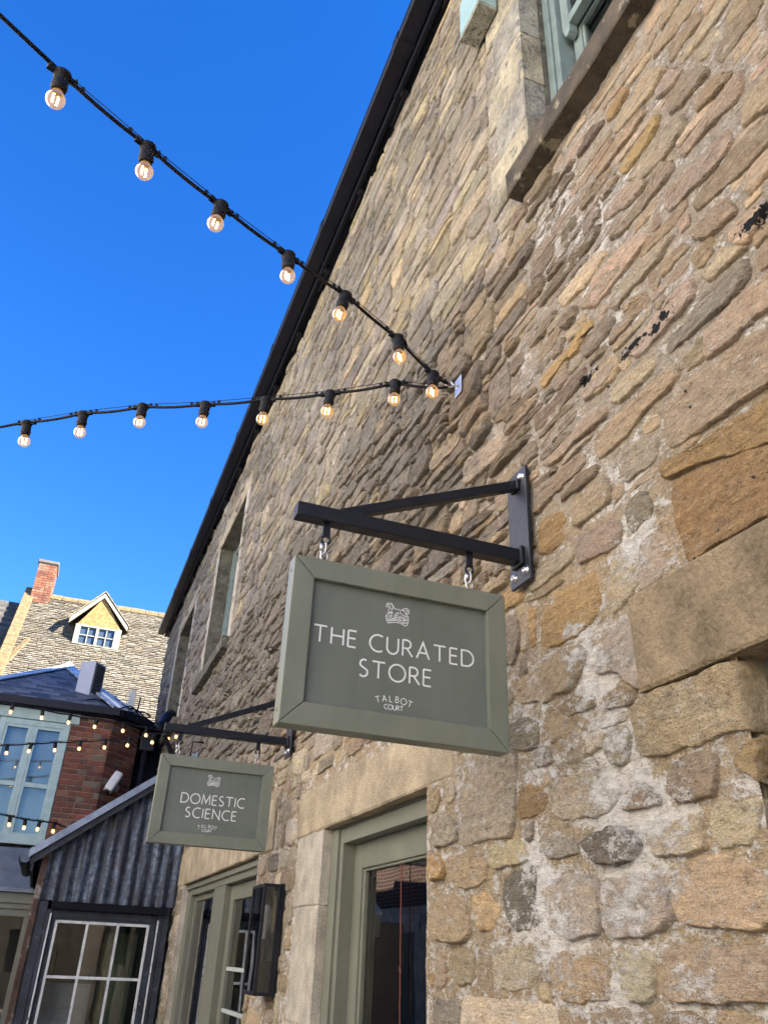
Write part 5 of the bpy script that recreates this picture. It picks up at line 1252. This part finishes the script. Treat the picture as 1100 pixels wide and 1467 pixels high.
def slate_roof(name, x0, x1, ya, yb, parent, gauge=.088):
    V = []; F_ = []; T = []; dy = gauge/math.sqrt(1+SLP*SLP); y = ya; nn = np.array([0, -SLP, 1])/math.sqrt(1+SLP*SLP)
    while y < yb:
        x = x0+rng.uniform(-.1, 0)
        while x < x1:
            wd = rng.uniform(.10, .28); tt = rng.uniform(.018, .04); a, b = max(x+.006, x0), min(x+wd-.006, x1); j = rng.uniform(-.012, .012)
            if b-a > .03:
                lo = np.array([0, y+j, rtop(y+j)]); hi = np.array([0, y+dy*1.5, rtop(y+dy*1.5)]); k = len(V)
                for xx, p, h in ((a, lo, tt+.02), (b, lo, tt+.02+rng.uniform(-.006, .006)), (b, hi, .012), (a, hi, .012), (a, lo, -.01), (b, lo, -.01)): q_ = p+nn*h; V.append((xx, q_[1], q_[2]))
                F_ += [(k, k+1, k+2, k+3), (k+4, k+5, k+1, k), (k, k+3, k+4), (k+1, k+5, k+2)]
                c = np.array(rng.choice([(.18, .163, .13), (.165, .147, .116), (.20, .18, .143), (.14, .124, .098), (.185, .155, .113), (.22, .2, .163)]))*rng.uniform(.85, 1.1); T += [tuple(c)]*6
            x += wd
        y += dy
    me = bpy.data.meshes.new(name); me.from_pydata(V, [], F_); a = me.color_attributes.new('tint', 'FLOAT_COLOR', 'POINT'); t = np.ones((len(V), 4)); t[:, :3] = T; a.data.foreach_set('color', t.ravel()); me.materials.append(M['stoneslate'])
    o = bpy.data.objects.new(name, me); C.objects.link(o); setpar(o, parent); o.location = -Vector(wloc(parent)); tag(o, kind='stuff'); return o
f = MB(); f.prism([(XL, YE, rtop(YE)-.03), (XL, YR, RZ-.03), (XL, YR+5.2, rtop(YE)-.03)], (XR-XL, 0, 0)); f.build('roof', smat('roof_underlay', (.12, .1, .08), .9), hs)
slate_roof('roof_slates', XL, XR, YE, YR-.02, hs)
M['gold'] = smat('golden_limestone', (.18, .125, .06), .9, var=.3, scale=9, bmp=.012, bscale=30, speck=((.5, .42, .28), .62, 20))
f = MB()
x = XL
while x < XR:
    L = rng.uniform(.35, .5); f.prism([(x, YR-.16, RZ-.1), (x, YR-.14, RZ-.02), (x, YR, RZ+.09+rng.uniform(-.01, .01)), (x, YR+.14, RZ-.02), (x, YR+.16, RZ-.1)], (L-.015, 0, 0)); x += L
tag(f.build('ridge_stones', M['gold'], hs), kind='stuff')
f = MB(); f.box((XL, YE+.3, 0), (XR, YR+4.9, rtop(YE+.3)-.06)); f.build('wall', M['gold'], hs)
# raised stone verge at the left end of the roof, made of coping stones
m = None
for i in range(18):
    y0_, y1_ = YR-.02-i*.30, YR-.02-(i+1)*.30+.015
    f = MB(); f.prism([(XL-.26, y0_, rtop(y0_)+.22), (XL-.26, y1_, rtop(y1_)+.22), (XL-.26, y1_, rtop(y1_)-.2), (XL-.26, y0_, rtop(y0_)-.2)], (.28, 0, 0)); f.build('coping_stone', M['gold'], hs, .015)
# second verge and lower roof further left, then the darker neighbouring house
nb = empty('neighbouring_house', (-6, YR, 0), 'dark house roof beyond the stone verge at the far left', 'house')
def rbk(y): return rtop(y)-.35
f = MB(); f.prism([(XL-5, YE-1, rbk(YE-1)), (XL-5, YR, rbk(YR)), (XL-5, YR+5, rbk(YE))], (4.72, 0, 0)); f.build('roof', smat('grey_slates', (.09, .085, .075), .9, var=.35, scale=5, bmp=.03, bscale=14), nb)
f = MB(); f.box((XL-5, YE, 0), (XL-.3, YR+4, rbk(YE)-.05)); f.build('wall', M['gold'], nb)
f = MB()
for i in range(26):
    y = YE+i*.2; f.box((XL-5, y-.02, rbk(y)-.02), (XL-.28, y+.2, rbk(y)+.05+.0))
tag(f.build('slate_courses', smat('dark_stone_slates', (.11, .10, .085), .95, var=.4, scale=6, bmp=.03, bscale=12), nb), kind='stuff')
# valley line: a lower catslide of the same roof to the left, with a lit stone fillet
va = onroof(40, 918); vb = onroof(-12, 972)
f = MB(); f.bar(va+[0, 0, .03], vb+[0, 0, .03], .13, .1); f.build('stone_fillet', M['gold'], hs)
# brick chimney on the ridge
chs = lambda px, py, Y: ony(px, py, Y)
cyf = YR-.35; cxa, cxb = float(ony(44, 855, cyf)[0]), float(ony(70, 858, cyf)[0]); czt = float(ony(60, 806, cyf)[2]); czb = float(ony(55, 866, cyf)[2])
ch = MB(); ch.box((cxa, cyf, czb-.6), (cxb, cyf+.95, czt)); cho = ch.build('chimney', M['brickmortar'], hs)
CB = [smat('orange_brick', c, .9, var=.25, scale=10, bmp=.006, bscale=60) for c in ((.21, .075, .042), (.25, .10, .055), (.16, .065, .045), (.24, .145, .09))]
z = czb; i = 0
cm = {}
def cbrick(L, dp, mi):
    if (L, dp, mi) not in cm: cm[(L, dp, mi)] = MB().box((0, 0, 0), (L, dp, .066)).mesh('brick', CB[mi])
    return cm[(L, dp, mi)]
while z < czt-.05:
    x = cxa-.004; hd = i % 2
    while x < cxb-.02:
        L = round(min(.10 if hd else .21, cxb+.004-x), 2); o = bpy.data.objects.new('brick', cbrick(L, .02, rng.randrange(4))); C.objects.link(o); o.location = (x, cyf-.014, z); setpar(o, cho); x += L+.011; hd = 1-hd
    y = cyf+.01; hd = (i+1) % 2
    while y < cyf+.93:
        L = round(min(.10 if hd else .21, cyf+.95-y), 2); o = bpy.data.objects.new('brick', cbrick(.02, L, rng.randrange(4))); C.objects.link(o); o.location = (cxb-.006, y, z); setpar(o, cho); y += L+.011; hd = 1-hd
    z += .077; i += 1
MB().box((cxa-.05, cyf-.05, czt), (cxb+.05, cyf+1.0, czt+.10)).build('chimney_cap', smat('grey_coping', (.14, .13, .12), .9), hs, .02)
f = MB(); f.box((cxa-.03, cyf-.03, czb-.55), (cxb+.03, cyf+.2, czb-.01)); f.build('chimney_base', smat('pale_render', (.5, .47, .4), .9, var=.15, scale=5), hs, .02)
# dormer
p0 = onroof(104, 922); p1 = onroof(168, 932)
YD = (p0[1]+p1[1])/2-.02; xd0, xd1 = float(ony(104, 922, YD)[0]), float(ony(168, 932, YD)[0]); zd0 = (p0[2]+p1[2])/2; zd1 = float(ony(140, 898, YD)[2]); dap = ony(150, 848, YD-.1)
xe0, xe1 = float(ony(99.5, 890, YD)[0]), float(ony(184, 897, YD)[0]); zee = float((ony(100, 890, YD)[2]+ony(184, 897, YD)[2])/2); xap = (xe0+xe1)/2; zap = float(dap[2])
do = MB(); do.box((xd0, YD+.05, zd0-.5), (xd1, YD+2.5, zd1)); do.prism([(xd0, YD+.03, zd1), (xd1, YD+.03, zd1), (xap, YD+.03, zap-.13)], (0, 2.5, 0)); dm = do.build('dormer', smat('golden_gable_render', (.33, .20, .075), .9, var=.35, scale=16, bmp=.01, bscale=40), hs)
M['cream'] = smat('pale_cream_paint', (.35, .345, .26), .55, var=.06, scale=6)
f = MB(); f.box((xd0-.02, YD-.02, zd0-.05), (xd0+.12, YD+.05, zd1)); f.box((xd1-.16, YD-.02, zd0-.05), (xd1+.02, YD+.05, zd1)); f.box((xd0+.12, YD-.02, zd0-.05), (xd1-.16, YD+.05, zd0+.03)); f.box((xd0+.12, YD-.02, zd1-.05), (xd1-.16, YD+.05, zd1)); xm = (xd0+xd1)/2-.02; f.box((xm-.035, YD-.02, zd0+.03), (xm+.035, YD+.05, zd1-.05)); f.build('window_frame', M['cream'], dm)
f = MB(); 
for a, b in ((xd0+.12, xm-.035), (xm+.035, xd1-.16)):
    f.box(((a+b)/2-.012, YD-.005, zd0+.03), ((a+b)/2+.012, YD+.03, zd1-.05)); f.box((a, YD-.004, (zd0+zd1)/2-.012), ((a+b)/2-.0125, YD+.03, (zd0+zd1)/2+.012)); f.box(((a+b)/2+.0125, YD-.004, (zd0+zd1)/2-.012), (b, YD+.03, (zd0+zd1)/2+.012))
    MB().box((a, YD+.035, zd0+.03), (b, YD+.04, zd1-.05)).build('pane', smat('dusky_pane', (.05, .07, .10), .08, var=.05, spec=.7), dm)
f.build('glazing_bar', M['cream'], dm)
for s, xe in ((-1, xe0), (1, xe1)):
    f = MB(); f.prism([(xe, YD-.03, zee-.10), (xap, YD-.03, zap-.14), (xap, YD-.03, zap-.015), (xe, YD-.03, zee+.045)], (0, .05, 0)); f.build('barge_board', M['cream'], dm)
    f = MB(); x_o = xe+s*.04; ln = math.hypot(x_o-xap, zap-zee); k = 7
    for j in range(k):
        a = j/k; b = (j+1)/k; A_ = (x_o+(xap-x_o)*a, zee+.03+(zap-zee)*a); B_ = (x_o+(xap-x_o)*b, zee+.03+(zap-zee)*b)
        f.prism([(A_[0], YD-.05, A_[1]), (B_[0], YD-.05, B_[1]), (B_[0], YD-.05, B_[1]+.03), (A_[0], YD-.05, A_[1]+.045)], (0, 2.8, 0))
    f.build('dormer_roof', smat('dormer_slates', (.27, .235, .165), .95, var=.3, scale=6, bmp=.02, bscale=16), dm)
f = MB(); f.box((xd0-.06, YD-.08, zd0-.09), (xd1+.06, YD+.05, zd0-.05)); f.build('dormer_sill', M['cream'], dm)

# ================================================================== SMALL THINGS ON THE FACADE
q0 = onx(683, 52, D-.02); q1 = onx(665, 25, D-.13); q2 = onx(712, 0, D-.02)
al = empty('alarm_box', (D, float(q0[1]), float(q0[2])), 'pale turquoise alarm box high on the stone wall', 'alarm box')
ya1, ya0, za = float(onx(672, 40, D-.07)[1])+.02, float(onx(712, 0, D-.02)[1])-.0, float(onx(680, 47, D-.07)[2])
f = MB(); f.prism([(D-.13, ya0, za+.02), (D-.13, ya1-.02, za+.02), (D-.02, ya1, za), (D-.02, ya0, za)], (0, 0, .30)); f.build('cover', smat('turquoise_plastic', (.29, .43, .42), .45, var=.06), al, .012)
f = MB(); f.box((D-.125, ya0+.01, za-.012), (D-.02, ya1-.015, za+.016)); f.build('base_plate', smat('mouldy_plastic', (.28, .27, .22), .8, var=.4, scale=30, speck=((.06, .06, .05), .55, 60)), al)
def eye(px, py, label):
    p = onx(px, py, D-.03); m = MB(); m.ring((D-.062, p[1], p[2]), .018, .004, (0, 1, .3)); m.tube([(D+.01, p[1], p[2]), (D-.045, p[1], p[2])], .004, 6); tag(m.build('screw_eye', M['rubber']), label, 'screw eye')
eye(393, 931, 'small dark screw eye in the wall just left of the bigger sign'); eye(258, 1010, 'small dark screw eye in the wall below the far window sill')
p = onx(290, 1064, D-.02); m = MB(); m.tube([(D, p[1], p[2]), (D-.12, p[1], p[2]), (D-.125, p[1]-.02, p[2]-.18)], .009, 6); tag(m.build('bent_rod', M['rubber']), 'bent black rod sticking out of the wall above the smaller sign', 'rod')

# ================================================================== HOUSES ACROSS THE LANE (out of view, for reflections and bounce light)
def brickmat():
    m, t, b = newmat('brick_wall_far'); bt = nd(t, 'ShaderNodeTexBrick'); bt.inputs['Color1'].default_value = (.11, .05, .035, 1); bt.inputs['Color2'].default_value = (.07, .036, .028, 1); bt.inputs['Mortar'].default_value = (.16, .14, .11, 1)
    bt.inputs['Scale'].default_value = 1; bt.inputs['Brick Width'].default_value = .23; bt.inputs['Row Height'].default_value = .075; bt.inputs['Mortar Size'].default_value = .009
    sx = nd(t, 'ShaderNodeSeparateXYZ'); cx_ = nd(t, 'ShaderNodeCombineXYZ'); t.links.new(pos(t), sx.inputs[0]); t.links.new(sx.outputs[1], cx_.inputs[0]); t.links.new(sx.outputs[2], cx_.inputs[1]); t.links.new(cx_.outputs[0], bt.inputs['Vector'])
    t.links.new(bt.outputs['Color'], b.inputs['Base Color']); b.inputs['Roughness'].default_value = .9; return m
ob = empty('facing_house', (-4.6, 0, 0), 'unseen limewashed house across the lane, made white and tall to bounce sunlight', 'house')
M['limewash'] = smat('limewash_bounce_wall', (.78, .75, .70), .9, var=.12, scale=4, bmp=.02, bscale=12)  # kept near white so the sunlit wall fills the shaded facade
f = MB(); f.box((-9, -9, 0), (-4.6, 9.9, 9.2)); f.build('wall', M['limewash'], ob)
f = MB(); f.prism([(-4.4, -9, 9.21), (-4.4, -9, 9.3), (-6.7, -9, 10.9), (-9, -9, 9.3), (-9, -9, 9.21)], (0, 18.9, 0)); f.build('roof', smat('facing_slates', (.2, .18, .14), .9), ob)
for y in (-3, .6, 4.2): MB().box((-4.64, y, 0), (-4.585, y+1.0, 2.1)).build('door', M['joinery'], ob)
ob = empty('facing_brick_house', (-4.2, 15, 0), 'dark brick house further down the lane with pale stone ground floor', 'house')
f = MB(); f.box((-9, 10.2, 0), (-4.2, 24, 2.7)); f.build('lower_wall', smat('pale_rubble_wall', (.40, .36, .29), .9, var=.25, scale=4, bmp=.02, bscale=12), ob)
f = MB(); f.box((-9, 10.2, 2.702), (-4.22, 24, 6.0)); f.build('upper_wall', brickmat(), ob)
f = MB(); f.box((-4.23, 16.2, 2.25), (-4.18, 18.4, 2.55)); f.build('lintel', M['jamb'], ob); f = MB(); f.box((-4.23, 16.5, 0), (-4.18, 18.1, 2.24)); f.build('door', M['joinery'], ob)
ob = empty('rear_sky_screen', (-3, -11, 0), 'unseen limestone house added behind the viewer to darken the lean-to window reflection', 'house')  # added to keep bright sky out of the lean-to glass
f = MB(); f.box((-12, -15, 0), (7.0, -11, 4.6)); f.build('wall', smat('rear_limestone_wall', (.34, .29, .21), .9, var=.25, scale=4, bmp=.02, bscale=12), ob)
f = MB(); f.prism([(-12, -10.8, 4.61), (-12, -13, 5.6), (-12, -15.2, 4.61)], (19.2, 0, 0)); f.build('roof', smat('rear_slates', (.2, .18, .14), .9), ob)
for x in (-7, -3, -.8): MB().box((x, -11.04, .9), (x+1.0, -10.99, 2.2)).build('window', M['dark'], ob)
# red cord hanging inside the shop door glass
P = []; 
for py in range(1236, 1520, 12):
    p = onx(575-(py-1240)*.012, py, D+.118); P.append((D+.118, p[1]+.0015*math.sin(py*.9), p[2]))
m = MB(); m.tube(P, .0024, 6); p = onx(573, 1385, D+.118); m.tube([(D+.118, p[1]-.012, p[2]-.02), (D+.116, p[1], p[2]), (D+.118, p[1]+.012, p[2]-.015)], .003, 5)
tag(m.build('red_cord', smat('faded_red_cord', (.17, .06, .04), .8)), 'thin knotted red cord hanging against the shop door glass', 'cord')
